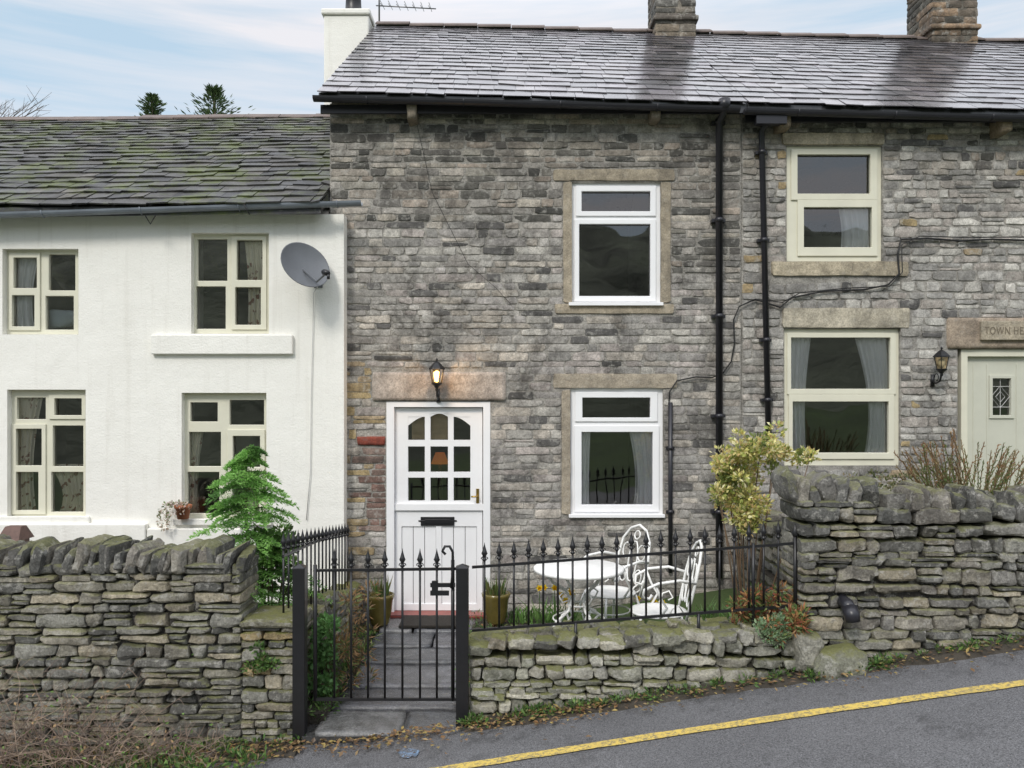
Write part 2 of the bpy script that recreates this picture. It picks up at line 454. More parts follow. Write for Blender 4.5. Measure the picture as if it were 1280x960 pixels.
def roof(house, x0, x1, ye, ze, yr, zr, kx, e, wr, th, pal, mat, jit=.012, flat=False):
    mb = MB(); t = .09; yb = 2*yr-ye
    for (ya, yc) in ((ye, yr), (yb, yr)):
        vs = []
        for x in (x0, x1):
            for (y, z) in ((ya, ze-.004), (yc, zr-.004), (yc, zr-t), (ya, ze-t)): vs.append((x, y, z+kx(x)))
        mb.add(vs, [(0,3,2,1),(4,5,6,7),(0,1,5,4),(1,2,6,5),(2,3,7,6),(3,0,4,7)], (.05,.05,.055))
    slates(mb, x0, x1, ye, ze, yr, zr, kx, e, wr, th, pal, jit, flat=flat)
    r = mb.build('roof', mat, house)
    rb = MB(); x = x0
    while x < x1-.05:
        w = min(.45, x1-x); zz = zr+kx(x+w/2)+.03+U(-.008, .008)
        for sg in (-1, 1):
            vs = []
            for xx in (x+.004, x+w-.004):
                for (a, b) in ((0, .03), (sg*.13, -.05), (sg*.13, -.07), (0, .008)): vs.append((xx, yr+a, zz+b))
            rb.add(vs, [(0,3,2,1),(4,5,6,7),(0,1,5,4),(1,2,6,5),(2,3,7,6),(3,0,4,7)])
        x += w
    o = rb.build('ridge', 'ridge', house); o.parent = r
    return r
def gutter(house, x0, x1, Y, zf, r, mat, name='gutter'):
    mb = MB(); seg = 8; vs = []
    for x in (x0, x1):
        for rr in (r, r-.006):
            for k in range(seg+1):
                w = math.pi+math.pi*k/seg; vs.append((x, Y+rr*math.cos(w), zf(x)+rr*math.sin(w)))
    m = seg+1; fs = []
    for k in range(seg):
        fs += [(k, k+1, 2*m+k+1, 2*m+k), (m+k, 3*m+k, 3*m+k+1, m+k+1), (k, m+k, m+k+1, k+1), (2*m+k, 2*m+k+1, 3*m+k+1, 3*m+k)]
    mb.add(vs, fs)
    mb.box(x0, x0+.006, Y-r, Y+r, zf(x0)-r*.6, zf(x0)); x = x0+.5
    while x < x1:
        mb.tube([(x, Y-r-.004, zf(x)+.004), (x, Y-r*.75-.004, zf(x)-r*.75), (x, Y, zf(x)-r-.006), (x, Y+r*.8, zf(x)-r*.7), (x, Y+r+.03, zf(x))], .006, 5); x += .9
    return mb.build(name, mat, house)

# ---------- palettes
def warm(p, k=1.0): return [(r*1.0*k, g*.995*k, b*.965*k) for r, g, b in p]
PH = warm([(.36,.345,.325),(.43,.41,.38),(.31,.295,.28),(.385,.35,.315),(.46,.42,.375),(.26,.25,.24),(.36,.325,.31),(.30,.28,.265),(.34,.32,.31),(.41,.39,.37)], 1.06)
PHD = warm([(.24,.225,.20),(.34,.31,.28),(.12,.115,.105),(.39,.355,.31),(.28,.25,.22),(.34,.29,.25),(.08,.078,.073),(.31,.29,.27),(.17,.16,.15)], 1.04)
PR = warm([(.38,.365,.35),(.46,.445,.42),(.32,.31,.30),(.385,.35,.325),(.49,.47,.44),(.26,.25,.24),(.40,.365,.34)], 1.04)
BUFF = [(.40,.31,.17),(.37,.29,.19),(.34,.26,.15)]
MC = (.38,.36,.325)

# ================================================================= CENTRE COTTAGE
kxr = lambda x: -.026*(x+1.8)
cx0, cx1 = -1.75, 2.2
EY, EZ, RY, RZ = -.2, 4.93, 3.0, 7.055
cott = thing('stone_cottage', 'tall central grey stone cottage with white half-glazed door and white framed windows', 'house', (0.2, 0, 0))
w1 = (714,228,826,381); w2 = (713,485,829,646); dr = (483,502,613,766)
ch = [R(*w1), R(*w2), R(*dr)]
MB().slab((cx0, cx1, -.3, 4.9), ch, 0, .3, MC).build('wall_core', 'mortar', cott)
brick = R(446,545,482,557)
stoneholes = [R(690,211,846,227), R(704,226,838,381), R(692,379,844,393), R(690,466,849,486), R(702,485,829,646), R(465,464,634,502), R(*dr)]
def cc(x, z):
    if x < -1.36 and z < 2.5 and rnd.random() < .4: return pick(BUFF, .2)
    X0, X1, Z0, Z1 = R(446,560,484,670)
    if X0-.02 < x < X1+.05 and Z0 < z < Z1: return pick([(.22,.14,.115),(.27,.2,.17),(.17,.12,.10)], .3)
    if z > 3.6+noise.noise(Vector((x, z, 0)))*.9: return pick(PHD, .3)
    if rnd.random() < .08: return pick([(.12,.115,.11)], .3)
    return pick(PH, .2)
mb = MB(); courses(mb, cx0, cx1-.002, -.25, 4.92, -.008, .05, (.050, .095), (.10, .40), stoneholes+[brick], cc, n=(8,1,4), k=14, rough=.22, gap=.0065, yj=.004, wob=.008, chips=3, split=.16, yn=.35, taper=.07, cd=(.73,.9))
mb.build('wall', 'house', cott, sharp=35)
b = MB(); rock(b, ((brick[0]+brick[1])/2, .01, (brick[2]+brick[3])/2), ((brick[1]-brick[0])/2, .025, (brick[3]-brick[2])/2-.004), (6,1,3), 20, .1, (.24,.06,.04)); b.build('red_brick', 'dressed', cott)
shell(cott, cx0, cx1, 0, 6.0, -.3, 4.9, RY, RZ, 'interior')
PS = [(.075,.07,.077),(.10,.09,.10),(.06,.058,.064),(.085,.077,.083),(.13,.12,.125)]
roof(cott, cx0-.06, cx1, EY, EZ, RY, RZ, kxr, .19, (.13, .32), .009, PS, 'slate', .012, flat=True)
gutter(cott, cx0-.1, 2.12, EY-.03, lambda x: EZ-.055+kxr(x), .046, 'gutter')
MB().box(cx0-.06, cx1, -.13, -.1, 4.76, 4.84).build('fascia', 'gutter', cott)
for px in (516, 818):
    X, Z = W(px, 141, -.1); b = MB(); rock(b, (X, -.08, Z), (.045, .12, .09), (3,3,3), 12, .14, (.2,.17,.13)); b.build('corbel', 'dressed', cott)
window(cott, w1, [(727,239,813,264),(724,280,813,370)], 'upvc', .03, [(720,232,820,270),(718,274,820,377)],
       [('lintel',(690,212,845,226)),('jamb',(704,226,715,380)),('jamb',(826,226,838,380)),('sill',(692,380,844,392))], scol=(.35,.30,.225), sproud=.016)
window(cott, w2, [(728,497,813,522),(727,540,816,631)], 'upvc', .03, [(719,490,822,527),(718,532,824,640)],
       [('lintel',(690,467,848,485)),('jamb',(702,486,713,645))], scol=(.36,.31,.24), sproud=.016)
for (a, b_, c_) in ((711,378,829),(711,643,831)):
    X0, X1, Z0, Z1 = R(a, b_, c_, b_+4, -.03); MB().box(X0, X1, -.045, .028, Z0, Z1).build('window_ledge', 'upvc', cott, bev=.003)
q = R(464,465,634,501); b = MB(); rock(b, ((q[0]+q[1])/2, .05, (q[2]+q[3])/2), ((q[1]-q[0])/2, .07, (q[3]-q[2])/2), (18,2,6), 30, .06, (.41,.35,.30), taper=.01)
b.build('door_lintel', 'dressed', cott)
YD = .05
fr = R(483,502,613,766,YD-.03); le = R(493,509,604,764,YD-.03)
MB().slab(fr, [(le[0], le[1], fr[2]-1, le[3])], YD-.05, YD+.06).build('door_frame', 'whitepaint', cott, bev=.004)
panes = [(510,521,531,550),(538,517,560,550),(567,521,588,550),(510,558,531,590),(538,558,560,590),(567,558,588,590),(510,597,531,626),(538,597,560,626),(567,597,588,626)]
low = R(494,637,603,763,YD); upr = R(494,510,603,634,YD)
d = MB().slab(upr, [R(*p, YD) for p in panes], YD, YD+.045)
pl = [R(502,658,545,755,YD), R(552,658,596,755,YD)]
d.slab(low, pl, YD, YD+.045)
for r_ in pl:
    nb = 3; wd = (r_[1]-r_[0])/nb
    for i in range(nb): d.box(r_[0]+i*wd+.003, r_[0]+(i+1)*wd-.003, YD+.012, YD+.04, r_[2], r_[3])
q = R(492,630,604,638,YD-.02); d.box(q[0], q[1], YD-.022, YD-.001, q[2], q[3])
def fillet(x0_, x1_, zt, dz):
    pts = [(x0_, zt+.001)]+[(x0_+(x1_-x0_)*t/6, zt-dz*(1-math.sin(t/6*math.pi/2))) for t in range(7)]
    n_ = len(pts); vs = [(a, YD+.004, c) for a, c in pts]+[(a, YD+.04, c) for a, c in pts]
    d.add(vs, [tuple(range(n_)), tuple(range(2*n_-1, n_-1, -1))]+[(i, (i+1) % n_, (i+1) % n_+n_, i+n_) for i in range(n_)])
for (p, sg) in ((panes[0], 1), (panes[2], -1)):
    x0_, x1_, z0_, z1_ = R(*p, YD)
    fillet(x0_ if sg > 0 else x1_, x1_ if sg > 0 else x0_, z1_, .085)
x0_, x1_, z0_, z1_ = R(*panes[1], YD)
for a0 in (x0_, x1_): fillet(a0, (x0_+x1_)/2, z1_, .03)
door = d.build('door', 'whitepaint', cott, bev=.003)
g = MB()
for p in panes:
    h = R(*p, YD); g.add([(h[0], YD+.03, h[2]), (h[1], YD+.03, h[2]), (h[1], YD+.03, h[3]), (h[0], YD+.03, h[3])], [(0,1,2,3)])
o = g.build('pane', 'glass', cott); o.parent = door
q = R(526,646,568,657,YD); b = MB().box(q[0], q[1], YD-.01, YD+.002, q[2], q[3]); b.box(q[0]+.04, q[1]-.04, YD-.016, YD-.01, q[2]+.02, q[3]-.02)
b.tube([P(523,651,YD-.004), P(571,651,YD-.004)], .008, 6)
o = b.build('letterbox', 'black', cott, bev=.003); o.parent = door
b = MB(); c0 = P(597,620,YD-.01); b.box(c0.x-.014, c0.x+.014, YD-.008, YD, c0.z-.07, c0.z+.07)
b.tube([c0, c0+Vector((0,-.05,0)), c0+Vector((-.06,-.055,0))], .008, 8); o = b.build('handle', 'brass', cott); o.parent = door
q = R(476,766,616,777,-.05); MB().box(q[0], q[1], -.12, .09, -.06, .012).build('doorstep', 'redtile', cott, bev=.01)
def clip(mb, x, y, z, r): mb.tube([(x, y, z-.02), (x, y, z+.02)], r*1.22, 12); mb.box(x-r*1.9, x+r*1.9, y+r*.4, 0, z-.015, z+.015)
b = MB(); x, _ = W(899, 0, -.08)
zt = W(0,150,-.08)[1]; b.tube([(x+.01, EY-.03, zt+.12), (x+.01, EY-.02, zt+.04), (x, -.08, zt-.03), (x, -.08, W(0,722,-.08)[1])], .034, 12)
b.tube([(x+.01, EY-.03, zt+.05), (x+.01, EY-.03, zt+.14)], .055, 14)
for py in (152, 275, 395, 520, 640): clip(b, x, -.08, W(0,py,-.08)[1], .034)
b.build('downpipe', 'gutter', cott)
b = MB(); b.tube([P(838,503,-.03), P(838,716,-.03)], .021, 10)
for py in (560, 640): clip(b, P(838,py,-.03).x, -.03, W(0,py,-.03)[1], .021)
b.build('waste_pipe', 'gutter', cott)
b = MB(); Yc = -.035
b.tube([P(*p, Yc) for p in ((836,506),(837,490),(846,476),(870,471),(890,472),(904,466),(914,452),(918,430),(917,400),(924,383),(944,374))], .007, 6)
b.build('wall_cable', 'rubber', cott)
b = MB(); b.tube([P(*p, -.03) for p in ((520,150),(540,240),(585,330),(620,360),(640,382))], .0022, 4); b.build('thin_wire', 'rubber', cott)
def chimney(par, x0, x1, y0, y1, z0, z1, pal, mat, name='chimney', led=None):
    mb = MB(); z = z0; mb.box(x0+.015, x1-.015, y0+.015, y1-.015, z0, z1, (.2,.18,.15))
    while z < z1:
        h = U(.06, .11); n = rnd.choice((2, 2, 3)); cut = [x0]+sorted([x0+(x1-x0)*(i+U(-.2,.2))/n for i in range(1, n)])+[x1]
        ycut = [y0, (y0+y1)/2+U(-.1,.1), y1]
        for i in range(n):
            for j in range(2):
                rock(mb, ((cut[i]+cut[i+1])/2, (ycut[j]+ycut[j+1])/2, z+h/2), ((cut[i+1]-cut[i])/2-.003, (ycut[j+1]-ycut[j])/2-.003, h/2-.003), (4,4,3), 18, .13, pick(pal, .25), taper=.0, chips=1)
        z += h
    if led:
        for l in led: rock(mb, ((x0+x1)/2, (y0+y1)/2, l), ((x1-x0)/2+.03, (y1-y0)/2+.03, .028), (8,8,3), 30, .12, pick(pal), taper=0)
    return mb.build(name, mat, par, sharp=35)
PC = [(.16,.14,.12),(.20,.175,.145),(.11,.105,.095),(.23,.19,.145)]
chimney(cott, 1.86, 2.4, 2.7, 3.3, 6.6, 8.3, PC, 'house', led=(7.02,))

# ================================================================= RIGHT COTTAGE
rx0, rx1 = 2.205, 7.5
rc_ = thing('stone_cottage', 'right hand grey stone cottage with cream sash windows and pale green door', 'house', (4.5, 0, .6))
v1 = (983,182,1103,327); v2 = (980,411,1125,582); vd = (1197,436,1322,640)
MB().slab((rx0, rx1, -.3, 4.8), [R(*v1), R(*v2), R(*vd)], 0, .3, MC).build('wall_core', 'mortar', rc_)
rh = [R(976,166,1106,183), R(*v1), R(962,326,1136,346), R(976,384,1138,411), R(*v2), R(1182,396,1335,436), R(*vd)]
def cr(x, z):
    if rnd.random() < .03: return pick(BUFF, .2)
    if rnd.random() < .08: return pick([(.14,.135,.13)], .3)
    if z > 4.2: return pick(PR+PHD, .25)
    return pick(PR, .2)
mb = MB(); courses(mb, rx0+.002, 5.6, .2, 4.82, -.009, .05, (.052, .11), (.09, .30), rh, cr, n=(7,1,4), k=12, rough=.26, gap=.0065, yj=.005, wob=.012, chips=4, split=.2, yn=.4, taper=.1, cd=(.70,.88))
mb.build('wall', 'houser', rc_, sharp=35)
shell(rc_, rx0, rx1, 0, 6.0, -.3, 4.8, RY, RZ-.15, 'interior')
roof(rc_, rx0, rx1, EY, EZ, RY, RZ, kxr, .19, (.13, .32), .009, PS, 'slate', .012, flat=True)
gutter(rc_, 2.16, rx1, EY-.035, lambda x: EZ-.072+kxr(x), .048, 'gutter')
MB().box(rx0, rx1, -.13, -.1, 4.68, 4.76).build('fascia', 'gutter', rc_)
for px, py in ((978,151), (1251,156)):
    X, Z = W(px, py, -.1); b = MB(); rock(b, (X, -.08, Z), (.055, .12, .1), (3,3,3), 12, .14, (.24,.19,.13)); b.build('corbel', 'dressed', rc_)
window(rc_, v1, [(997,193,1088,242),(1005,259,1090,309)], 'cream', .03, [(989,186,1097,250),(997,250,1097,320)],
       [('lintel',(976,167,1106,181)),('sill',(962,327,1136,345))], scol=(.41,.355,.26), sproud=.025)
window(rc_, v2, [(989,422,1113,486),(991,502,1111,566)], 'cream', .03, [(984,416,1120,493),(986,493,1118,574)],
       [('lintel',(976,385,1138,410))], scol=(.41,.37,.29), sproud=.022)
q = R(1182,397,1335,436); b = MB(); rock(b, ((q[0]+q[1])/2, .045, (q[2]+q[3])/2), ((q[1]-q[0])/2, .07, (q[3]-q[2])/2), (18,2,6), 30, .05, (.34,.275,.21), taper=.01)
b.build('door_lintel', 'dressed', rc_)
q = R(1227,401,1325,425,-.06); b = MB().box(q[0], q[1], -.06, -.02, q[2], q[3], (.38,.33,.25)); pq = b.build('name_plaque', 'dressed', rc_, bev=.006)
tc = bpy.data.curves.new('lettering', 'FONT'); tc.body = 'TOWN HEAD'; tc.size = .105; tc.extrude = .0012; tc.space_character = 1.12
to = bpy.data.objects.new('tmp', tc); col.objects.link(to); bpy.context.view_layer.update()
tm = bpy.data.meshes.new_from_object(to.evaluated_get(bpy.context.evaluated_depsgraph_get())); bpy.data.objects.remove(to)
tl = bpy.data.objects.new('lettering', tm); col.objects.link(tl); tm.materials.clear(); tm.materials.append(M['letter']); tl.parent = pq
a = P(1231, 418, -.0615); tl.location = a-Vector(ORG[rc_.name]); tl.rotation_euler = (math.pi/2, 0, 0); tl.scale = (.68, 1, 1)
Y = .06; fr = R(1198,437,1320,660,Y); le = R(1206,446,1312,660,Y)
MB().slab(fr, [(le[0], le[1], fr[2]-1, le[3])], Y-.05, Y+.06).build('door_frame', 'cream', rc_, bev=.004)
dw = R(1240,473,1263,519,Y); b = MB().slab(le, [dw], Y, Y+.045)
for px in (1216, 1233, 1270, 1290, 1305):
    q = R(px, 455, px+2, 655, Y); b.box(q[0], q[1], Y-.006, Y-.0005, q[2], q[3])
fr2 = R(1236,469,1267,523,Y); b.slab(fr2, [dw], Y-.014, Y-.001)
door2 = b.build('door', 'sage', rc_, bev=.003)
g = MB().add([(dw[0],Y+.02,dw[2]),(dw[1],Y+.02,dw[2]),(dw[1],Y+.02,dw[3]),(dw[0],Y+.02,dw[3])], [(0,1,2,3)]); o = g.build('pane', 'glass', rc_); o.parent = door2
b = MB(); cx_, cz_ = (dw[0]+dw[1])/2, (dw[2]+dw[3])/2
b.tube([(cx_, Y+.015, dw[2]), (cx_, Y+.015, dw[3])], .003, 4)
for s_ in (1, .5):
    hx, hz = (dw[1]-dw[0])/2*s_, (dw[3]-dw[2])/2*.6*s_
    b.tube([(cx_-hx,Y+.015,cz_),(cx_,Y+.015,cz_+hz),(cx_+hx,Y+.015,cz_),(cx_,Y+.015,cz_-hz)], .003, 4, closed=True)
b.tube([(dw[0],Y+.015,cz_+.1),(dw[1],Y+.015,cz_+.1)], .003, 4); b.tube([(dw[0],Y+.015,cz_-.1),(dw[1],Y+.015,cz_-.1)], .003, 4)
o = b.build('leading', 'whitecable', rc_); o.parent = door2
b = MB(); b.tube([P(966,148,-.2), P(958,152,-.14), P(952,166,-.07), P(961,560,-.07)], .029, 12)
q = R(944,146,982,156,-.2); b.box(q[0], q[1], -.24, -.16, q[2], q[3])
for py in (190, 300, 425, 500): clip(b, P(952+(py-166)*.0228, py, -.07).x, -.07, W(0,py,-.07)[1], .029)
b.build('downpipe', 'gutter', rc_)
b = MB(); b.tube([P(*p, -.035) for p in ((944,374),(975,384),(990,372),(1030,364),(1080,362),(1110,356),(1124,342),(1122,318),(1126,299),(1160,298),(1200,301),(1240,299),(1330,302))], .009, 6); b.build('wall_cable', 'rubber', rc_)
b = MB(); b.tube([P(*p, -.04) for p in ((946,374),(978,378),(1000,366),(1060,360),(1112,358),(1128,340),(1127,306),(1150,295),(1210,297),(1330,296))], .005, 5); b.build('wall_cable', 'rubber', rc_)
chimney(rc_, 5.49, 6.1, 2.75, 3.45, 6.5, 8.3, [(.33,.23,.15),(.17,.14,.11),(.24,.18,.13),(.12,.11,.09),(.21,.17,.13)], 'house', led=(6.93,))

# ================================================================= WHITE COTTAGE
WY = -.15
wh = thing('white_cottage', 'white rendered cottage with mossy stone slate roof on the left', 'house', (-4.4, WY, 0))
kw = lambda x: .033*(x+4.7)
a1 = (3,311,98,418); a2 = (239,291,336,417); a3 = (9,487,107,646); a4 = (227,491,333,650)
wx0, wx1 = -7.5, -1.584
hs = [R(*a, WY) for a in (a1, a2, a3, a4)]
MB().slab((wx0, wx1, -.3, 3.80), hs, WY, WY+.3).build('wall', 'render', wh)
shell(wh, wx0, -1.76, WY, 5.6, -.3, 3.8, 2.7, 5.6, 'interior')
roof(wh, wx0, -1.758, -.33, 3.82, 2.7, 5.69, lambda x: kw(x)*.35, .15, (.12, .36), .014, [(.045,.045,.045),(.062,.06,.057),(.036,.036,.038),(.075,.07,.062),(.052,.05,.048)], 'stslate', .014)
gutter(wh, wx0, W(452,0,-.35)[0], -.34, lambda x: 3.765+kw(x), .046, 'greygut')
b = MB(); b.tube([P(182,270,-.4), P(188,280,-.3), P(194,270,-.4)], .006, 5); b.build('hook', 'rubber', wh)
b = MB(); b.tube([P(372,160,2.2), P(352,210,1.0), P(330,235,.2), P(305,256,-.42), P(312,268,-.42)], .006, 5); b.build('cable', 'rubber', wh)
window(wh, a1, [(17,322,46,360),(15,369,43,408),(61,318,94,363),(57,370,92,412)], 'cream', WY+.07, [(11,316,50,413)], wy=WY)
window(wh, a2, [(247,299,284,351),(245,358,282,411),(296,300,328,350),(294,359,326,406)], 'cream', WY+.07, [(289,295,333,412)], wy=WY)
window(wh, a3, [(21,497,57,524),(20,536,52,582),(20,590,48,638),(68,498,102,519),(66,532,104,583),(64,590,104,640)], 'cream', WY+.07, [(14,530,57,643),(61,493,107,524)], wy=WY)
window(wh, a4, [(238,503,272,527),(236,540,276,583),(234,590,274,642),(287,500,330,531),(291,545,325,584),(290,590,324,640)], 'cream', WY+.07, [(284,537,331,646)], wy=WY)
for (s_, pr) in (((191,419,367,443), .045), ((0,645,113,655), .03), ((218,648,340,656), .04)):
    q = R(*s_, WY); b = MB(); b.box(q[0], q[1], WY-pr, WY-.001, q[2], q[3]); b.build('sill', 'render', wh, bev=.008)
q = R(-300,655,182,705,WY-.06); b = MB().box(q[0], q[1], WY-.07, WY-.001, q[2], q[3]); b.build('plinth', 'render', wh, bev=.01)
q = R(182,661,300,705,WY-.06); b = MB().box(q[0]+.004, q[1], WY-.05, WY-.001, q[2], q[3]); b.build('plinth', 'render', wh, bev=.01)
b = MB(); b.box(-2.46, -1.87, 2.75, 3.4, 5.3, 7.08); b.box(-2.49, -1.85, 2.72, 3.43, 7.08, 7.16)
wc = b.build('chimney', 'render', wh, bev=.02)
b = MB(); b.lathe([(.13,7.16),(.15,7.20),(.11,7.26),(.1,7.46),(.13,7.50),(.12,7.54),(.08,7.54),(.08,7.24)], (-2.13,3.05,0), 20); o = b.build('chimney_pot', 'black', wh); o.parent = wc
b = MB(); b.tube([P(474,30,3.3), P(474,-30,3.3)], .012, 6); b.tube([P(470,7,3.3), P(545,11,3.3)], .008, 6)
for i in range(7):
    c0 = P(478+i*10, 7.5+i*.5, 3.3); b.tube([c0-Vector((0,.2,.02)), c0+Vector((0,.2,.05))], .004, 4); b.tube([c0, c0+Vector((-.03,0,.04))], .004, 4)
tag(b.build('television_aerial', 'aerial', loc=P(474,30,3.3)), 'thin metal television aerial beside the white chimney', 'aerial')

sd = P(380,333,-.40)
dsh = thing('satellite_dish', 'grey satellite dish fixed to the white cottage wall', 'satellite dish', tuple(P(404,345,WY)))
nrm = Vector((.60,-.68,.42)).normalized(); mt = nrm.to_track_quat('Z','Y').to_matrix()
rr = .228
prof = [(rr*i/8, .12*(i/8)**2*.5-.03) for i in range(9)]; prof[0] = (.001, prof[0][1])
pf = prof+[(rr+.008, .035), (rr+.004, .022)]+[(r_, z_-.008) for r_, z_ in prof[::-1]]
MB().lathe(pf, sd, 36, mtx=mt).build('reflector', 'dish', dsh)
b = MB(); hd = P(408,341,-.62)
b.tube([sd-nrm*.04, P(396,352,-.5), hd], .011, 8); b.build('arm', 'dish', dsh)
b = MB(); ax = (sd-hd).normalized(); b.tube([hd-ax*.03, hd+ax*.0, hd+ax*.03, hd+ax*.055], [.02,.028,.028,.018], 12); b.tube([hd-ax*.03-Vector((0,0,.01)), hd-ax*.03+Vector((0,0,-.05))], .014, 8); b.build('receiver', 'black', dsh)
b = MB(); b.tube([sd-nrm*.05, sd-nrm*.05+Vector((.07,.12,-.02)), Vector((P(398,352,WY).x, WY, P(398,352,WY).z))], .016, 8); c0 = P(398,352,WY); b.box(c0.x-.04, c0.x+.04, WY-.01, WY-.001, c0.z-.06, c0.z+.06); b.build('bracket', 'dish', dsh)
b = MB(); b.tube([P(403,350,-.3), P(392,366,-.17), P(391,420,-.165), P(389,500,-.165), P(388,590,-.165), P(383,650,-.165)], .004, 5); b.build('cable', 'whitecable', dsh)

cur = [
 (984,420,1014,570,.1,'netc','white curtain at left of the wide lower sash window',.25,-1),
 (1068,420,1118,570,.1,'netc','white curtain at right of the wide lower sash window',.35,1),
 (1048,258,1095,312,.1,'netc','grey white curtain low in the upper right sash window',.1,1),
 (722,538,738,635,.1,'netc','narrow white curtain at left of the central lower window',.1,-1),
 (786,536,820,635,.1,'netc','white curtain at right of the central lower window',.25,1),
 (16,493,54,640,.0,'floral','floral curtain at left of the lower far left window',.35,-1),
 (62,580,106,642,.0,'floral','floral curtain at right of the lower far left window',.4,1),
 (230,540,254,644,.0,'floral','floral curtain at left of the window behind the fir',.3,-1),
 (306,592,330,644,.0,'floral','floral curtain at right of the window behind the fir',.2,1),
 (14,320,48,412,.0,'netc','white curtain at left of the upper far left window',.25,-1),
 (306,300,332,412,.0,'floral','floral curtain edge in the window above the long white sill',.2,1)]
for c in cur: curtain(*c[:5], c[5], c[6], c[7], c[8], folds=max(2, int((c[2]-c[0])/7)))
b = MB(); q = R(534,514,566,549,.13); b.box(q[0]-.15, q[1]+.0, .13, .14, q[2], q[3])
for i in range(5): zz = q[2]+(q[3]-q[2])*i/5; b.box(q[0]-.15, q[1], .122, .13, zz, zz+.012)
tag(b.build('roller_blind', 'blind', loc=(q[0], .13, q[2])), 'beige slatted blind behind the arched door panes', 'blind')
b = MB(); rock(b, P(76,398,.08), (.16,.06,.09), (6,4,5), 3, .3, (1,1,1)); tag(b.build('cushion', 'cushion', loc=P(76,410,.08)), 'pale blue cushion inside the upper far left window', 'cushion')
hl = thing('table_lamp', 'amber glowing lamp seen through the front door glass', 'lamp', tuple(P(550,660,1.0)))
c0 = P(550,575,1.0); MB().lathe([(.05,.12),(.10,0)], c0-Vector((0,0,.04)), 20).build('lamp_shade', 'lampin', hl); MB().tube([P(550,660,1.0), c0], .02, 8).build('lamp_stand', 'wood', hl)

def lantern(px, ptop, pbot, lit, label, sc=1.0):
    Yl = -.17; top = P(px, ptop, Yl); bot = P(px, pbot, Yl); H = top.z-bot.z
    t = thing('wall_lantern', label, 'lantern', (top.x, 0, bot.z)); c = Vector((top.x, Yl, 0)); z = lambda f: bot.z+H*f
    b = MB(); b.lathe([(.001,z(1)),(.012*sc,z(.96)),(.006,z(.92)),(.03*sc,z(.88)),(.075*sc,z(.76)),(.078*sc,z(.73)),(.06*sc,z(.73))], c, 6, smooth=False)
    b.build('cap', 'black', t)
    b = MB()
    for k in range(6):
        w = k*math.pi/3; e = Vector((math.cos(w), math.sin(w), 0))
        b.tube([c+e*.066*sc+Vector((0,0,z(.73))), c+e*.042*sc+Vector((0,0,z(.42)))], .004, 4)
    b.lathe([(.05*sc,z(.43)),(.05*sc,z(.40)),(.03*sc,z(.36)),(.012*sc,z(.3)),(.018*sc,z(.27)),(.001,z(.22))], c, 6)
    b.build('cage', 'black', t)
    MB().lathe([(.06*sc,z(.73)),(.038*sc,z(.42))], c, 6, smooth=False).build('pane', 'lampglass', t)
    k_ = 1.35 if lit else 1
    MB().lathe([(.001,z(.44)),(.018*sc*k_,z(.46)),(.03*sc*k_,z(.57)),(.026*sc*k_,z(.66)),(.001,z(.71))], c, 12).build('bulb', 'bulb' if lit else 'whitecable', t)
    b = MB(); b.tube([c+Vector((0,0,z(.3))), c+Vector((0,.03,z(.12))), c+Vector((0,.1,z(.06))), c+Vector((0,.165,z(.14)))], .009*sc, 8)
    b.tube([c+Vector((0,.165,z(-.02))), c+Vector((0,.165,z(.3)))], .02*sc, 8)
    pts = [c+Vector((0,.09+.035*math.cos(a), z(.22)+.035*math.sin(a))) for a in [i*.6 for i in range(9)]]; b.tube(pts, .005, 6)
    b.build('bracket', 'black', t)
lantern(546,447,502,True,'lit black wall lantern glowing above the white front door')
lantern(1177,433,482,False,'unlit black wall lantern beside the pale green door',1.05)
pl_ = bpy.data.lights.new('lantern_light','POINT'); pl_.energy = 4; pl_.color = (1,.62,.28); pl_.shadow_soft_size = .03
lo = bpy.data.objects.new('lantern_light', pl_); col.objects.link(lo); lo.location = P(546,469,-.26)

# ================================================================= GROUND
def sheet(xs, ys, zf, mat, name):
    vs = [(x, y, zf(x, y)) for y in ys for x in xs]; n = len(xs)
    fs = [(j*n+i, j*n+i+1, (j+1)*n+i+1, (j+1)*n+i) for j in range(len(ys)-1) for i in range(n-1)]
    return struct(MB().add(vs, fs, (.2,.2,.2), True).build(name, mat))
fr_ = lambda a, b, n: [a+(b-a)*i/n for i in range(n+1)]
sheet([-400,-60]+fr_(-12,12,24)+[60,400], [-400,-60,-12,-8.2,-2.6,0,6,20,60,400], lambda x, y: gz(x)-.05, 'grass', 'ground')
sheet(fr_(-12,12,96), fr_(-8,-2.42,14), lambda x, y: gz(x)+.012*math.sin(y*1.3), 'asphalt', 'road')
b = MB(); xs = fr_(-6,12,180)
yl = lambda x: -3.085+.02*math.sin(x*1.1)
vs = []
for x in xs: vs += [(x, yl(x)-.04+U(-.005,.005), gz(x)+.012*math.sin((yl(x)-.045)*1.3)+.006), (x, yl(x)+.04+U(-.005,.005), gz(x)+.012*math.sin((yl(x)+.045)*1.3)+.006)]
b.add(vs, [(2*i,2*i+2,2*i+3,2*i+1) for i in range(len(xs)-1)]); struct(b.build('road_marking', 'yellow'))
sheet(fr_(-7.5,-1.4,20), fr_(-2.3,-.14,8), lambda x, y: .02+.03*noise.noise(Vector((x*2,y*2,0))), 'soil', 'garden_soil')
sheet(fr_(-.36,2.15,24), fr_(-2.3,.0,20), lambda x, y: -.005+.02*noise.noise(Vector((x*2,y*2,0))), 'soil', 'garden_bed')
sheet(fr_(2.1,7.5,20), fr_(-2.2,.0,8), lambda x, y: .6+.03*noise.noise(Vector((x*2,y*2,0))), 'soil', 'raised_garden_soil')
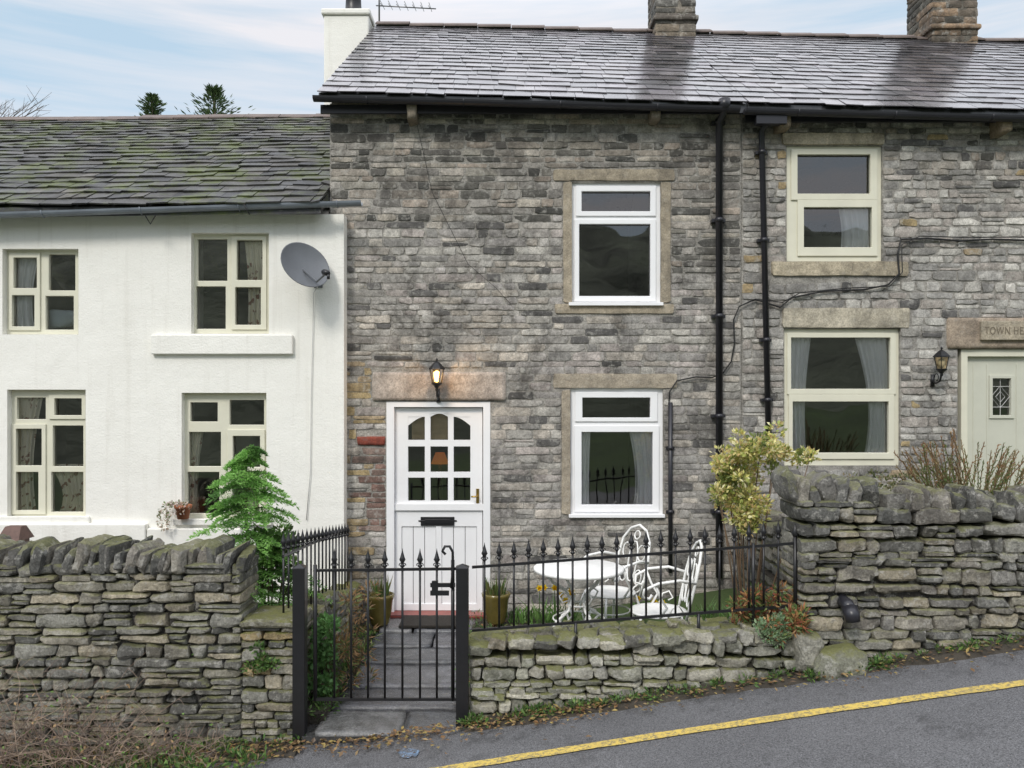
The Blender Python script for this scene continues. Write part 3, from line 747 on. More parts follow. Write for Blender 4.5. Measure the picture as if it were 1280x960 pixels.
def vz(x, y):
    edge = -2.56-.035*noise.noise(Vector((x*2.3,0,5)))-(.1 if x < -1.3 else 0)
    return gz(x)+.012*math.sin(y*1.3)+.014+.014*noise.noise(Vector((x*5,y*5,1)))-.35*max(0, edge-y)
sheet(fr_(-5,-1.36,60), fr_(-2.80,-2.40,10), vz, 'soil', 'verge')
sheet(fr_(-.3,6,100), fr_(-2.70,-2.40,8), vz, 'soil', 'verge')
b = MB(); y = -2.5
b.box(-1.36, -.3, -2.5, -.1, -.35, -.13, (.05,.05,.05))
while y < -.12:
    l = U(.32, .5); l = min(l, -.11-y) if -.11-y < .6 else l
    t_ = (y+2.6)/2.5; xa, xb = -1.3+.12*t_, -.33
    n_ = rnd.choice((1, 2, 2)); cuts = [xa]+([xa+(xb-xa)*U(.35,.65)] if n_ == 2 else [])+[xb]
    for i in range(n_):
        rock(b, ((cuts[i]+cuts[i+1])/2, y+l/2, -.145+.125*max(0,min(1,t_))), ((cuts[i+1]-cuts[i])/2-.006, l/2-.006, .035), (8,6,2), 22, .14, pick([(.10,.10,.11),(.13,.13,.13),(.07,.073,.08)], .2), taper=.02)
    y += l
struct(b.build('path', 'paving'))
sheet(fr_(-220,220,60), fr_(-170,-22,40), lambda x, y: -1+max(0,(-y-22))*.33*(1-.25*max(0,(-y-22))/148)+5*noise.noise(Vector((x*.02,y*.03,0)))+3.5*noise.noise(Vector((x*.12,y*.12,0))), 'hill', 'hill')
b = MB()
def g_(u, v):
    dd = 2060/((v-500)+.148*(u-640)); X = (u-640)*dd/F; return Vector((X, dd-D, gz(X)+.012*math.sin((dd-D)*1.3)+.0055))
pts = []
for i in range(22):
    a = i*6.283/22; k_ = U(.7,1.15); pts.append(g_(510+15*k_*math.cos(a), 943+7*k_*math.sin(a)))
b.add(pts, [tuple(range(22))[::-1]])
tag(b.build('paint_mark', 'blue', loc=g_(510,943)), 'faded blue utility paint mark on the tarmac before the gate', 'paint mark')

# ================================================================= GARDEN WALLS
PG = warm([(.25,.245,.22),(.30,.29,.26),(.19,.185,.17),(.33,.31,.26),(.27,.25,.21),(.15,.148,.138),(.36,.32,.25)], .95)
PGD = warm([(.17,.168,.16),(.22,.212,.20),(.12,.12,.115),(.26,.24,.215),(.29,.27,.235)], .95)
PL = [(.42,.405,.35),(.34,.335,.28),(.46,.435,.36),(.30,.295,.24),(.38,.36,.30),(.25,.25,.2)]
def gcol(pal): return lambda x, z: pick(pal, .3)
lw = thing('garden_wall', 'dry stone garden wall with upright coping before the white cottage', 'garden wall', (-3, -2.27, -.2))
b = MB(); courses(b, -4.7, -1.77, -.35, .92, -2.46, .38, (.035, .10), (.08, .34), [], gcol(PG), n=(7,4,4), k=14, rough=.26, gap=.0015, yj=.014, wob=.02, chips=6, split=.3, cd=(.73,.9))
b.box(-4.7, -1.84, -2.41, -2.14, -.3, .90, (.06,.055,.05)); b.build('wall', 'garden', lw, sharp=25)
b = MB(); x = -4.7
while x < -1.77:
    w = U(.03, .085); h = U(.13, .21)
    rock(b, (x+w/2, -2.28+U(-.03,.03), .91+h/2), (w/2, U(.16,.2), h/2), (3,6,5), 12, .26, pick(PGD, .3), rot=Matrix.Rotation(U(.0,.38), 3, 'Y') @ Matrix.Rotation(U(-.15,.15), 3, 'Z'), chips=7, taper=.25, cd=(.7,.88)); x += w*.98
b.build('coping', 'garden', lw, sharp=25)
b = MB(); courses(b, -1.78, -1.42, -.35, .56, -2.44, .32, (.04, .10), (.08, .26), [], gcol(PG+BUFF[:1]), n=(6,4,4), k=12, rough=.26, gap=.002, yj=.012, wob=.0, chips=5, cd=(.72,.9))
rock(b, (-1.59, -2.28, .59), (.2,.19,.028), (8,6,3), 12, .3, (.2,.19,.14), chips=4)
tag(b.build('stone_pier', 'lowwall', loc=(-1.59,-2.28,-.3), sharp=25), 'short mossy stone pier left of the gate', 'wall')
b = MB(); y = -2.1
while y < -.15:
    l = U(.18, .34); z = -.1; ztop = .57+(.22-.57)*((y+2.3)/2.2)
    while z < ztop:
        h = U(.05,.1); rock(b, (-1.56, y+l/2, z+h/2), (.13, l/2-.003, h/2-.002), (3,5,3), 10, .3, pick(PG, .25), chips=4); z += h
    y += l
tag(b.build('kerb_wall', 'lowwall', loc=(-1.56,-1.2,-.1), sharp=25), 'low stone wall under the side railing along the path', 'wall')
lo_w = thing('garden_wall', 'low pale mossy stone wall carrying the front railing', 'garden wall', (.9, -2.25, 0))
ltop = lambda x: .40+.035*x
b = MB(); courses(b, -.28, 2.02, lambda x: gz(x)-.06, ltop, -2.44, .2, (.04, .12), (.08, .26), [], gcol(PL), n=(7,4,4), k=12, rough=.3, gap=.002, yj=.018, wob=.02, chips=7, split=.3, cd=(.7,.88))
courses(b, -.27, 2.0, -.05, lambda x: ltop(x), -2.25, .17, (.08, .13), (.16, .34), [], gcol(PG), n=(5,3,3), k=6, rough=.3, yj=.01)
b.box(-.2, 1.95, -2.38, -2.2, -.2, .34, (.07,.065,.05))
b.build('wall', 'lowwall', lo_w, sharp=25)
b = MB()
for (yy, dd) in ((-2.38, .075), (-2.24, .07), (-2.11, .06)):
    x = -.3
    while x < 1.98:
        w = U(.08, .22)
        rock(b, (x+w/2, yy+U(-.02,.01), ltop(x)+.04+U(-.02,.02)), (w/2, dd*U(.9,1.15), U(.022,.05)), (6,5,3), 9, .36, pick(PG+PL, .3), rot=Matrix.Rotation(U(-.2,.2), 3, 'Z') @ Matrix.Rotation(U(-.12,.12), 3, 'Y'), chips=7)
        x += w
b.build('coping', 'lowwall', lo_w, sharp=25)
tw = thing('garden_wall', 'tall dark dry stone wall with jagged coping at right', 'garden wall', (3.3, -2.2, .4))
ttop = lambda x: 1.41-.085*(x-1.75)
b = MB()
courses(b, 1.90, 5.2, lambda x: gz(x)-.1, ttop, -2.42, .42, (.035, .105), (.08, .32), [], gcol(PGD+PG), n=(7,4,4), k=14, rough=.26, gap=.0015, yj=.014, wob=.022, chips=6, split=.3, cd=(.73,.9))
b.box(2.0, 5.2, -2.37, -2.05, .1, 1.08, (.06,.055,.05)); b.build('wall', 'garden', tw, sharp=25)
b = MB(); x = 1.82
while x < 5.2:
    w = U(.045, .14); h = U(.09, .22)
    rock(b, (x+w/2, -2.22+U(-.03,.03), ttop(x)-.04+h/2), (w/2+.004, U(.15,.19), h/2), (4,6,5), 9, .3, pick(PGD, .3), rot=Matrix.Rotation(U(-.3,.3), 3, 'Y'), chips=9, taper=.3); x += w*.95
b.build('coping', 'garden', tw, sharp=25)
b = MB(); y = -2.0
while y < -.05:
    l = U(.2,.4); z = -.05
    while z < 1.0:
        h = U(.06,.12); rock(b, (2.27, min(y+l/2, -.16), z+h/2), (.12, l/2-.004, h/2-.003), (3,5,3), 10, .3, pick(PGD, .25), chips=4); z += h
    y += l
b.build('return_wall', 'garden', tw, sharp=25)
b = MB(); rock(b, (2.12,-2.48,.32), (.17,.14,.12), (9,9,8), 3.4, .35, (.22,.22,.17), chips=6); tag(b.build('boulder', 'lowwall', loc=(2.12,-2.5,.25), sharp=30), 'rounded mossy boulder at the foot of the tall wall', 'boulder')
b = MB(); rock(b, (1.93,-2.42,.40), (.09,.09,.13), (6,6,6), 6, .3, (.32,.31,.26), chips=6); tag(b.build('boulder', 'lowwall', loc=(1.93,-2.44,.32), sharp=30), 'pale upright stone where low wall meets tall wall', 'boulder')
b = MB(); c0 = P(1055,757,-2.42); b.tube([c0+Vector((0,.1,.03)), c0+Vector((0,-.05,.02)), c0+Vector((.0,-.1,-.005))], .042, 14)
b.tube([c0+Vector((0,-.085,.005)), c0+Vector((.0,-.12,-.03)), c0+Vector((0.005,-.125,-.07))], [.05,.05,.046], 14); tag(b.build('drain_spout', 'gutter', loc=c0), 'black plastic drain elbow poking from the tall wall', 'drain pipe')

# ================================================================= RAILINGS
def picket_mesh(h, r=.0075):
    b = MB(); b.tube([(0,0,0),(0,0,h)], r, 8)
    b.lathe([(r,h-.0),(.016,h+.006),(.016,h+.014),(.007,h+.022),(.009,h+.03),(.021,h+.05),(.015,h+.065),(.004,h+.105),(.0005,h+.125)], seg=8)
    for k in range(2):
        sg = -1 if k else 1; b.tube([(0,0,h+.02),(sg*.012,0,h+.028),(sg*.02,0,h+.022),(sg*.022,0,h+.012)], .0035, 4)
    return b
def add_pickets(root, pts, h):
    me = None
    for p in pts:
        if me is None: o = picket_mesh(h).build('picket', 'black', None); me = o
        else: o = me.copy(); col.objects.link(o)
        o.parent = root; o.location = Vector(p)-Vector(ORG[root.name])
fy = -2.34
A = P(590,709,fy); B = P(994,679,fy); A2 = P(590,788,fy); B2 = P(994,757,fy)
rl = thing('railing', 'black iron railing with arrowhead tips on the low front wall', 'railing', (A.x, fy, A2.z-.05))
MB().tube([A, B], .012, 4, rot0=.785).build('rail', 'black', rl); MB().tube([A2, B2], .012, 4, rot0=.785).build('rail', 'black', rl)
n_ = 22; pp = []
for i in range(n_):
    q = A2.lerp(B2, (i+.85)/n_); pp.append((q.x, fy, q.z))
add_pickets(rl, pp[:-1], A.z-A2.z+.035)
b = MB(); b.tube([(B.x,fy,B.z-.52),(B.x,fy,B.z+.05)], .014, 8); b.lathe([(.02,B.z+.05),(.028,B.z+.07),(.012,B.z+.1),(.001,B.z+.13)], (B.x,fy,0), 8); b.build('rail_post', 'black', rl)
for f_ in (.3, .68):
    q = A2.lerp(B2, f_); MB().tube([(q.x+.045,fy,q.z-.2),(q.x+.045,fy,q.z)], .011, 8).build('rail_foot', 'black', rl)
MB().tube([(B.x-.28,fy,B.z-.57),(B.x-.28,fy,B.z)], .012, 8).build('rail_post', 'black', rl)
gy = -2.45
gt = thing('garden_gate', 'black iron garden gate with arrowhead tips and latch', 'gate', tuple(P(390,880,gy)))
a, c = P(392,713,gy), P(570,711,gy); MB().tube([a, c], .012, 4, rot0=.785).build('rail', 'black', gt)
a2, c2 = P(392,874,gy), P(570,874,gy); MB().tube([a2, c2], .013, 4, rot0=.785).build('rail', 'black', gt)
MB().tube([P(566,700,gy), P(566,876,gy)], .012, 6).build('stile', 'black', gt); MB().tube([P(394,706,gy), P(394,876,gy)], .013, 6).build('stile', 'black', gt)
gp = [(P(px,874,gy).x, gy, a2.z) for px in (418,439,460,481,503,525,546)]
add_pickets(gt, gp, a.z-a2.z+.02)
b = MB(); q = R(538,726,569,744,gy-.02); b.box(q[0], q[1], gy-.03, gy-.012, q[3]-.04, q[3]-.015); b.box(q[0], q[1]-.04, gy-.032, gy-.014, q[2], q[2]+.03); b.box(q[0]+.01,q[0]+.05,gy-.034,gy-.012,q[2],q[3])
pts = [P(564,735,gy-.03), P(566,715,gy-.03), P(566,700,gy-.03), P(566,690,gy-.03), P(562,683,gy-.03), P(556,683,gy-.03), P(553,689,gy-.03), P(557,693,gy-.03)]
b.tube(pts, .009, 8); b.build('latch', 'black', gt)
for px, lb in ((375,'square black gate post beside the short stone pier'), (578,'square black gate post at the end of the low wall')):
    X = P(px,0,gy).x; zb = gz(X)-.05; zt = P(0,709,gy).z; b = MB(); b.box(X-.04,X+.04,gy-.04,gy+.04,zb,zt); b.add([(X-.046,gy-.046,zt),(X+.046,gy-.046,zt),(X+.046,gy+.046,zt),(X-.046,gy+.046,zt),(X,gy,zt+.025)],[(0,1,4),(1,2,4),(2,3,4),(3,0,4),(3,2,1,0)])
    tag(b.build('gate_post', 'black', loc=(X,gy,zb), bev=.004), lb, 'gate post')
S0 = Vector((-1.54,-2.3,1.0)); S1 = Vector((-1.53,-.25,.86)); dz_ = Vector((0,0,-.46))
sr = thing('railing', 'black iron railing running back from the pier to the cottage', 'railing', (-1.54,-2.3,.5))
MB().tube([S0, S1], .011, 4, rot0=.785).build('rail', 'black', sr); MB().tube([S0+dz_, S1+dz_*1.25], .011, 4, rot0=.785).build('rail', 'black', sr)
pp = [S0.lerp(S1, (i+.1)/17)+dz_*(1+.25*i/17) for i in range(18)]
add_pickets(sr, [(p.x, p.y, p.z) for p in pp], .5)

# ================================================================= TABLE AND CHAIRS
tb = thing('garden_table', 'round white iron bistro table behind the front railing', 'table', (.52,-1.45,0))
b = MB(); zt = .75; c0 = (.52,-1.45,0)
b.lathe([(.001,zt),(.34,zt),(.352,zt-.006),(.352,zt-.026),(.34,zt-.03),(.001,zt-.012)], c0, 48); b.build('table_top', 'iron', tb)
def S(c, ang, pts, r, b): b.tube([Vector((c[0]+math.cos(ang)*a, c[1]+math.sin(ang)*a, z)) for a, z in pts], r, 8)
for k in range(4):
    an = k*math.pi/2+.5; b = MB()
    S(c0, an, [(.28,.71),(.24,.66),(.12,.58),(.07,.50),(.09,.42),(.2,.35),(.27,.26),(.26,.15),(.3,.012),(.33,.03),(.31,.06)], .0115, b)
    S(c0, an, [(.2,.36),(.13,.31),(.09,.35),(.12,.41),(.16,.39)], .009, b)
    S(c0, an, [(.26,.2),(.16,.19),(.12,.24),(.17,.28),(.2,.24)], .008, b)
    S(c0, an, [(.09,.5),(.15,.49),(.18,.54),(.14,.57)], .007, b)
    b.build('leg', 'iron', tb)
b = MB(); b.tube([(c0[0]+.085*math.cos(i*.393), c0[1]+.085*math.sin(i*.393), .46) for i in range(16)], .008, 6, closed=True); b.tube([(c0[0]+.2*math.cos(i*.26), c0[1]+.2*math.sin(i*.26), .35) for i in range(24)], .007, 6, closed=True); b.build('ring', 'iron', tb)
def make_chair(label):
    t = thing('garden_chair', label, 'chair', (0,0,0), None)
    b = MB(); b.lathe([(.001,.425),(.19,.425),(.215,.43),(.222,.42),(.21,.41),(.001,.413)], seg=32); b.build('seat', 'iron', t)
    b = MB(); yb = lambda z: .19+.22*(z-.42)+.09*max(0, z-.8)
    out = [(-.17,.40),(-.19,.55),(-.2,.7),(-.175,.84),(-.1,.93),(0,.965),(.1,.93),(.175,.84),(.2,.7),(.19,.55),(.17,.40)]
    b.tube([(x, yb(z), z) for x, z in out], .0115, 8)
    for (sx, sz, rx, rz) in ((0,.66,.055,.17),(-.1,.74,.05,.065),(.1,.74,.05,.065),(-.1,.54,.045,.06),(.1,.54,.045,.06),(0,.88,.035,.035)):
        pts = [(sx+rx*math.cos(i*.45), sz+rz*math.sin(i*.45)) for i in range(14)]; b.tube([(x, yb(z), z) for x, z in pts], .0065, 6, closed=True)
    b.build('backrest', 'iron', t)
    for sg in (-1, 1):
        b = MB(); b.tube([(sg*.2,.25,.68),(sg*.25,.12,.71),(sg*.27,-.04,.69),(sg*.255,-.14,.64),(sg*.24,-.15,.585),(sg*.235,-.1,.57),(sg*.23,-.08,.6)], .0115, 8)
        b.tube([(sg*.255,-.06,.685),(sg*.245,-.02,.58),(sg*.235,.03,.5),(sg*.215,-.02,.42)], .0095, 8)
        b.tube([(sg*.22,.04,.43),(sg*.235,.07,.5),(sg*.23,.12,.52),(sg*.22,.15,.47),(sg*.22,.11,.45)], .007, 6); b.build('armrest', 'iron', t)
    for sx in (-1, 1):
        for sy in (-1, 1):
            b = MB(); b.tube([(sx*.15,sy*.15,.415),(sx*.18,sy*.18,.3),(sx*.15,sy*.15,.16),(sx*.18,sy*.19,.03),(sx*.21,sy*.22,.012)], .0115, 8); b.build('leg', 'iron', t)
    b = MB(); b.tube([(.155*math.cos(i*.393)*1.1, .155*math.sin(i*.393)*1.1, .27) for i in range(16)], .007, 6, closed=True); b.build('stretcher', 'iron', t)
    return t
G = 'white iron garden chairs'
c1 = make_chair('white scrolled iron chair at right of the garden table'); c1['group'] = G
c2 = c1.copy(); col.objects.link(c2)
for chd in list(c1.children):
    k = chd.copy(); col.objects.link(k); k.parent = c2
c2['label'] = 'white scrolled iron chair behind the garden table near the wall'
c1.location = (1.13,-1.5,0); c1.rotation_euler = (0,0,math.radians(-92))
c2.location = (.83,-.9,0); c2.rotation_euler = (0,0,math.radians(-60))

# ================================================================= POTS, MAT
def potted(px, label):
    c = P(px,782,-.38); c.z = 0.012 if px > 600 else 0.0; t = thing('plant_pot', label, 'plant pot', tuple(c))
    b = MB(); b.lathe([(.001,.0),(.075,.0),(.085,.02),(.105,.12),(.118,.22),(.13,.25),(.133,.275),(.118,.28),(.108,.25),(.10,.24),(.001,.24)], c, 28); b.build('pot', 'glaze', t)
    b = MB()
    for i in range(60):
        a = U(0,6.28); r = U(0,.08); p = c+Vector((r*math.cos(a), r*math.sin(a), .24)); dv = Vector((math.cos(a)*U(.1,.5), math.sin(a)*U(.1,.5), 1))
        b.leaf(p, dv, U(.1,.24), .014, pick([(.08,.16,.04),(.13,.2,.05),(.16,.14,.06)], .3))
    b.build('foliage', 'leaf', t)
potted(475,'olive glazed pot at left of the front door'); potted(620,'olive glazed pot at right of the front door')
b = MB(); b.box(-1.02,-.4,-.5,-.16,.0,.025)
tag(b.build('doormat', 'mat', loc=(-.7,-.33,0), bev=.006), 'dark doormat before the white front door', 'doormat')

# ================================================================= PLANTS
GR = [(.07,.15,.035),(.10,.20,.045),(.15,.25,.06),(.06,.10,.03)]
def clump(b, c, rad, n, ln, wd, pal):
    for i in range(n):
        v = Vector((U(-1,1),U(-1,1),U(-1,1)))
        if v.length > 1: v.normalize(); v *= U(.6,1)
        p = Vector(c)+Vector((v.x*rad[0], v.y*rad[1], v.z*rad[2])); dv = v+Vector((U(-.6,.6),U(-.6,.6),U(-.2,.7)))
        b.leaf(p, dv, ln*U(.7,1.3), wd*U(.7,1.3), pick(pal, .3))
vb = thing('variegated_shrub', 'cream and yellow variegated shrub beside the tall wall', 'shrub', (1.8,-1.55,0))
b = MB(); s = MB(); base = Vector((1.8,-1.55,0)); VP = [(.74,.68,.30),(.62,.58,.18),(.80,.76,.48),(.30,.36,.09),(.66,.58,.25),(.42,.46,.12),(.55,.4,.18)]
BB = [(922,592,32,34),(905,606,16,26),(935,640,24,26),(958,572,34,24),(990,568,24,12),(925,655,14,14),(930,560,22,20),(965,548,12,14),(1008,572,12,6),(898,575,10,10)]
for i in range(84):
    e_ = BB[i % len(BB)] if i < 30 else rnd.choice(BB[:4]); an = U(0,6.28); r_ = math.sqrt(U(0,1))
    q = P(e_[0]+e_[2]*r_*math.cos(an), e_[1]+e_[3]*r_*math.sin(an), -1.6+U(-.24,.24))
    if i % 6 == 0: s.tube([base, base.lerp(q,.5)+Vector((U(-.05,.05),U(-.05,.05),.08)), q], [.010,.006,.003], 5, (.15,.1,.06))
    k_ = U(.045,.075); clump(b, q, (k_,k_,k_*.9), 72, .036, .022, VP if rnd.random() < .82 else [(.22,.28,.07),(.16,.2,.06)])
b.build('foliage', 'leaf', vb); s.build('stem', 'twig', vb)
fx, fyy = W(308,0,-1.75)[0], -1.75
ft = thing('fir_sapling', 'young bright green fir behind the left garden wall', 'tree', (fx,fyy,0))
b = MB(); s = MB(); ztop = W(0,560,fyy)[1]; s.tube([(fx,fyy,0),(fx+.01,fyy,ztop*.5),(fx-.01,fyy,ztop)], [.022,.015,.004], 8, (.12,.09,.06))
nt_ = 9
for ti in range(nt_):
    f = ti/(nt_-1); z = .50+(ztop-.55)*f; L = .46*(1-f)**.7+.09; nb = 8
    for k in range(nb):
        a = ti*1.1+k*6.283/nb+U(-.35,.35); dv = Vector((math.cos(a), math.sin(a), 0)); lg = L*U(.5,1.2); p0 = Vector((fx,fyy,z+U(-.06,.06))); pts = []
        for j in range(7):
            t = j/6; pts.append(p0+dv*lg*t+Vector((0,0,.28*lg*t-.42*lg*t*t)))
        s.tube(pts, [.006,.005,.005,.004,.003,.003,.002], 4, (.1,.13,.05))
        sd_ = dv.cross(Vector((0,0,1)))
        cset = [(.18,.38,.08),(.26,.50,.12),(.34,.60,.18)] if rnd.random() < .82 else [(.09,.2,.05),(.13,.28,.07)]
        for j in range(1, 7):
            for sg in (-1, 1):
                tl_ = lg*.5*(1-j/8.5)+.06; td = (dv*.8+sd_*sg).normalized(); px_ = td.cross(Vector((0,0,1)))
                for m_ in range(10):
                    w = m_/10; pp_ = pts[j]+td*tl_*w+Vector((0,0,-.06*w)); cc_ = pick(cset, .2)
                    b.leaf(pp_, td*.6+px_*.8+Vector((0,0,U(-.3,.3))), .036, .012, cc_, (0,0,1))
                    b.leaf(pp_, td*.6-px_*.8+Vector((0,0,U(-.3,.3))), .036, .012, cc_, (0,0,1))
                    b.leaf(pp_, td*.6+Vector((0,0,U(-.9,.9))), .032, .011, cc_, px_)
b.build('crown', 'leaf', ft); s.build('trunk', 'twig', ft)
def bush(name, label, cat, ctrs, n, ln, wd, pal, rad, base):
    t = thing(name, label, cat, base); b = MB(); s = MB()
    for i, c in enumerate(ctrs):
        clump(b, c, rad, n, ln, wd, pal)
        if i % 2 == 0: s.tube([base, Vector(base).lerp(Vector(c), .6)+Vector((U(-.03,.03),0,.02)), c], [.008,.006,.003], 4, (.12,.09,.05))
    b.build('foliage', 'leaf', t); s.build('stem', 'twig', t); return t
bush('leafy_shrub', 'dark green leafy shrub below the young fir', 'shrub', [P(U(318,368),U(668,745),U(-1.8,-1.3)) for i in range(20)], 60, .05, .03, GR, (.08,.08,.07), (-1.85,-1.6,0))
bush('ivy', 'bright green ivy hanging beside the path inside the gate', 'plant', [P(U(386,416),U(765,865),-1.9+U(-.2,.3)) for i in range(28)], 60, .038, .03, [(.12,.26,.08),(.18,.35,.12),(.09,.18,.05)], (.06,.06,.06), (-1.25,-1.9,-.1))
bush('dead_plant', 'brown withered plant between the path and side railing', 'plant', [P(U(420,462),U(735,850),-1.6+U(-.4,.4)) for i in range(16)], 45, .06, .01, [(.30,.18,.08),(.22,.13,.06),(.16,.2,.06)], (.06,.07,.07), (-1.2,-1.5,-.1))
bush('trailing_plant', 'rusty red and green trailing plant at the right end of railing', 'plant', [P(U(915,1005),U(738,785),-2.28+U(-.04,.1)) for i in range(26)]+[P(U(960,1015),U(765,800),-2.47) for i in range(9)], 45, .045, .015, [(.38,.15,.07),(.2,.25,.08),(.13,.22,.07),(.42,.24,.1),(.3,.1,.06)], (.05,.04,.035), (1.75,-2.2,.4))
bush('stonecrop', 'blue green stonecrop cushion on the end of the low wall', 'plant', [P(U(948,980),U(768,804),-2.48) for i in range(10)], 60, .022, .014, [(.2,.32,.17),(.3,.4,.23)], (.04,.03,.04), (1.68,-2.4,.45))
bush('fern', 'small green plant growing on the stone pier', 'plant', [P(U(312,345),U(808,835),-2.47) for i in range(7)], 34, .03, .018, GR, (.04,.03,.03), (-1.62,-2.4,.35))
def strap(name, label, cx_, cy_, z0, n, h, pal, flowers=0, spread=.12):
    t = thing(name, label, 'plant', (cx_, cy_, z0)); b = MB()
    for i in range(n):
        p = Vector((cx_+U(-spread,spread), cy_+U(-spread,spread)*.6, z0)); lean = Vector((U(-.4,.4),U(-.4,.4),1)); hh = h*U(.6,1.1); c = pick(pal, .3); sd_ = Vector((U(-1,1),U(-1,1),0)).normalized()*.007
        m1 = p+lean*hh*.6; m2 = m1+Vector((lean.x*1.6,lean.y*1.6,.5))*hh*.4
        b.add([p-sd_,p+sd_,m1+sd_,m1-sd_,m2], [(0,1,2,3),(3,2,4)], c)
    b.build('leaves', 'leaf', t)
    if flowers:
        f_ = MB()
        for i in range(flowers):
            p = Vector((cx_+U(-spread,spread)*1.2, cy_-.1+U(-.05,.03), z0+h*U(.7,1.15)))
            for k in range(6):
                a = k*1.047; f_.leaf(p, (math.cos(a), -.3, math.sin(a)), .034, .024, (.85,.68,.03), (0,-1,0))
            f_.lathe([(.010,0),(.016,.03)], p, 8, (.85,.5,.02), Matrix.Rotation(math.pi/2, 3, 'X'))
            f_.tube([(p.x, p.y+.01, z0), (p.x, p.y+.01, p.z)], .003, 4, (.08,.16,.04))
        f_.build('flowers', 'leaf', t)
DG = [(.11,.22,.05),(.16,.29,.08),(.09,.17,.05)]
for (px, lb, h, n, fl, Yp) in ((692,'yellow daffodils flowering left of the garden table',.44,80,7,-.9),(885,'leafy green clump beside the downpipe foot',.40,70,0,-.9),(925,'grassy green clump below the variegated shrub',.46,90,0,-1.4),(655,'low green leaves by the wall near the door',.2,45,0,-.3),(810,'yellow daffodils and leaves between the two chairs',.3,55,4,-.5),(590,'short green shoots at the right edge of the path',.12,30,0,-1.4)):
    strap('daffodil_clump' if fl else 'leafy_clump', lb, W(px,0,Yp)[0], Yp, 0, n, h, DG, fl, .13)
t = thing('spreading_conifer', 'spiky arching green conifer with rusty tips above the tall wall', 'shrub', (3.75,-1.5,.6)); b = MB(); s = MB()
for i in range(120):
    px = U(1115,1300); tip = P(px, U(528,605) if rnd.random() < .6 else U(575,615), -1.6+U(-.35,.35)); lim = W(0, 532+abs(px-1200)*.40, tip.y)[1]
    if tip.z > lim: tip.z = lim-U(0,.06)
    root = Vector((P(U(1170,1250),0,-1.5).x,-1.5+U(-.1,.1),.65)); mid = root.lerp(tip,.55)+Vector((0,0,.13))
    pts = [root*(1-u)**2+mid*2*u*(1-u)+tip*u*u for u in [j/9 for j in range(10)]]
    s.tube(pts, .003, 4, (.2,.13,.07)); cc_ = rnd.choice([(.20,.26,.09),(.13,.20,.06),(.26,.28,.11),(.1,.15,.05),(.16,.22,.07)]); tipc = rnd.choice([(.34,.2,.1),(.3,.24,.12),cc_])
    for j in range(3, 10):
        for m_ in range(12):
            d_ = (pts[j]-pts[j-1]); pp_ = pts[j-1]+d_*(m_/12); b.leaf(pp_, d_.normalized()*1.5+Vector((U(-1,1),U(-1,1),U(-1,1))), .040*(1.25-j*.06), .008, pick([cc_ if j < 8 else tipc], .25))
b.build('foliage', 'leaf', t); s.build('stem', 'twig', t)
bush('small_shrub', 'dull green low shrub filling the gap behind the tall coping', 'shrub', [P(U(1010,1135),U(592,622),-1.7+U(-.3,.3)) for i in range(16)], 55, .035, .015, [(.18,.19,.09),(.13,.16,.06),(.3,.25,.15)], (.08,.08,.05), (2.9,-1.7,.6))
c0 = P(230,648,-.21); t = thing('flower_pot', 'terracotta pot of pale trailing flowers on the white sill', 'plant pot', tuple(c0+Vector((0,0,.004))))
b = MB(); b.lathe([(.001,0),(.05,0),(.068,.1),(.078,.1),(.08,.13),(.068,.13),(.06,.11),(.001,.11)], c0+Vector((0,-.02,.0)), 20); b.build('pot', 'terracotta', t)
b = MB(); clump(b, c0+Vector((-.06,-.05,.1)), (.14,.07,.06), 220, .03, .018, [(.6,.5,.46),(.45,.34,.25),(.18,.24,.1),(.7,.64,.58)]); clump(b, c0+Vector((-.17,-.06,-.02)), (.05,.05,.09), 90, .03, .016, [(.45,.34,.25),(.2,.24,.12),(.6,.52,.44)]); b.build('foliage', 'leaf', t)
q = R(11,656,39,672,-.6); b = MB(); b.add([(q[0]+.03,-.7,q[3]),(q[1]-.03,-.7,q[3]),(q[1],-.78,q[2]),(q[0],-.78,q[2]),(q[0]+.03,-.62,q[3]),(q[1]-.03,-.62,q[3]),(q[1],-.55,q[2]),(q[0],-.55,q[2])], [(0,1,2,3)[::-1],(4,5,6,7),(0,1,5,4),(1,2,6,5),(0,4,7,3)])
b.box(q[0]+.02,q[1]-.02,-.74,-.59,0,q[2])
tag(b.build('garden_box', 'browntile', loc=(q[0],-.66,0)), 'small red brown hipped box top behind the left wall', 'box')

def twigs(label, x0, x1, n, hmax, ybase, lean=0):
    b = MB()
    for i in range(n):
        x = U(x0, x1); y = ybase+U(-.18,.1); z = gz(x); p = Vector((x,y,z)); dv = Vector((U(-.6,.6)+lean,U(-.7,.3),1)).normalized(); L = hmax*U(.4,1)*(1-.35*(x-x0)/(x1-x0)); pts = [p]
        for j in range(6):
            dv = (dv+Vector((U(-.4,.4),U(-.3,.3),U(-.45,.12)))).normalized(); pts.append(pts[-1]+dv*L/6)
        c = pick([(.28,.2,.15),(.2,.15,.12),(.36,.27,.2),(.15,.12,.1)], .2); b.tube(pts, [.003,.0028,.0024,.002,.0015,.0012,.001], 4, c)
        for j in range(2, 6):
            e = pts[j]+Vector((U(-.12,.12),U(-.1,.1),U(-.04,.12))); b.tube([pts[j], pts[j].lerp(e,.5)+Vector((0,0,.01)), e], [.0015,.0013,.0008], 3, c)
            if rnd.random() < .3: b.leaf(e, (U(-1,1),U(-1,1),U(-1,1)), .028, .015, rnd.choice([(.3,.2,.1),(.14,.24,.06)]))
    return tag(b.build('twiggy_shrub', 'twig', loc=((x0+x1)/2,ybase,gz(x0))), label, 'shrub')
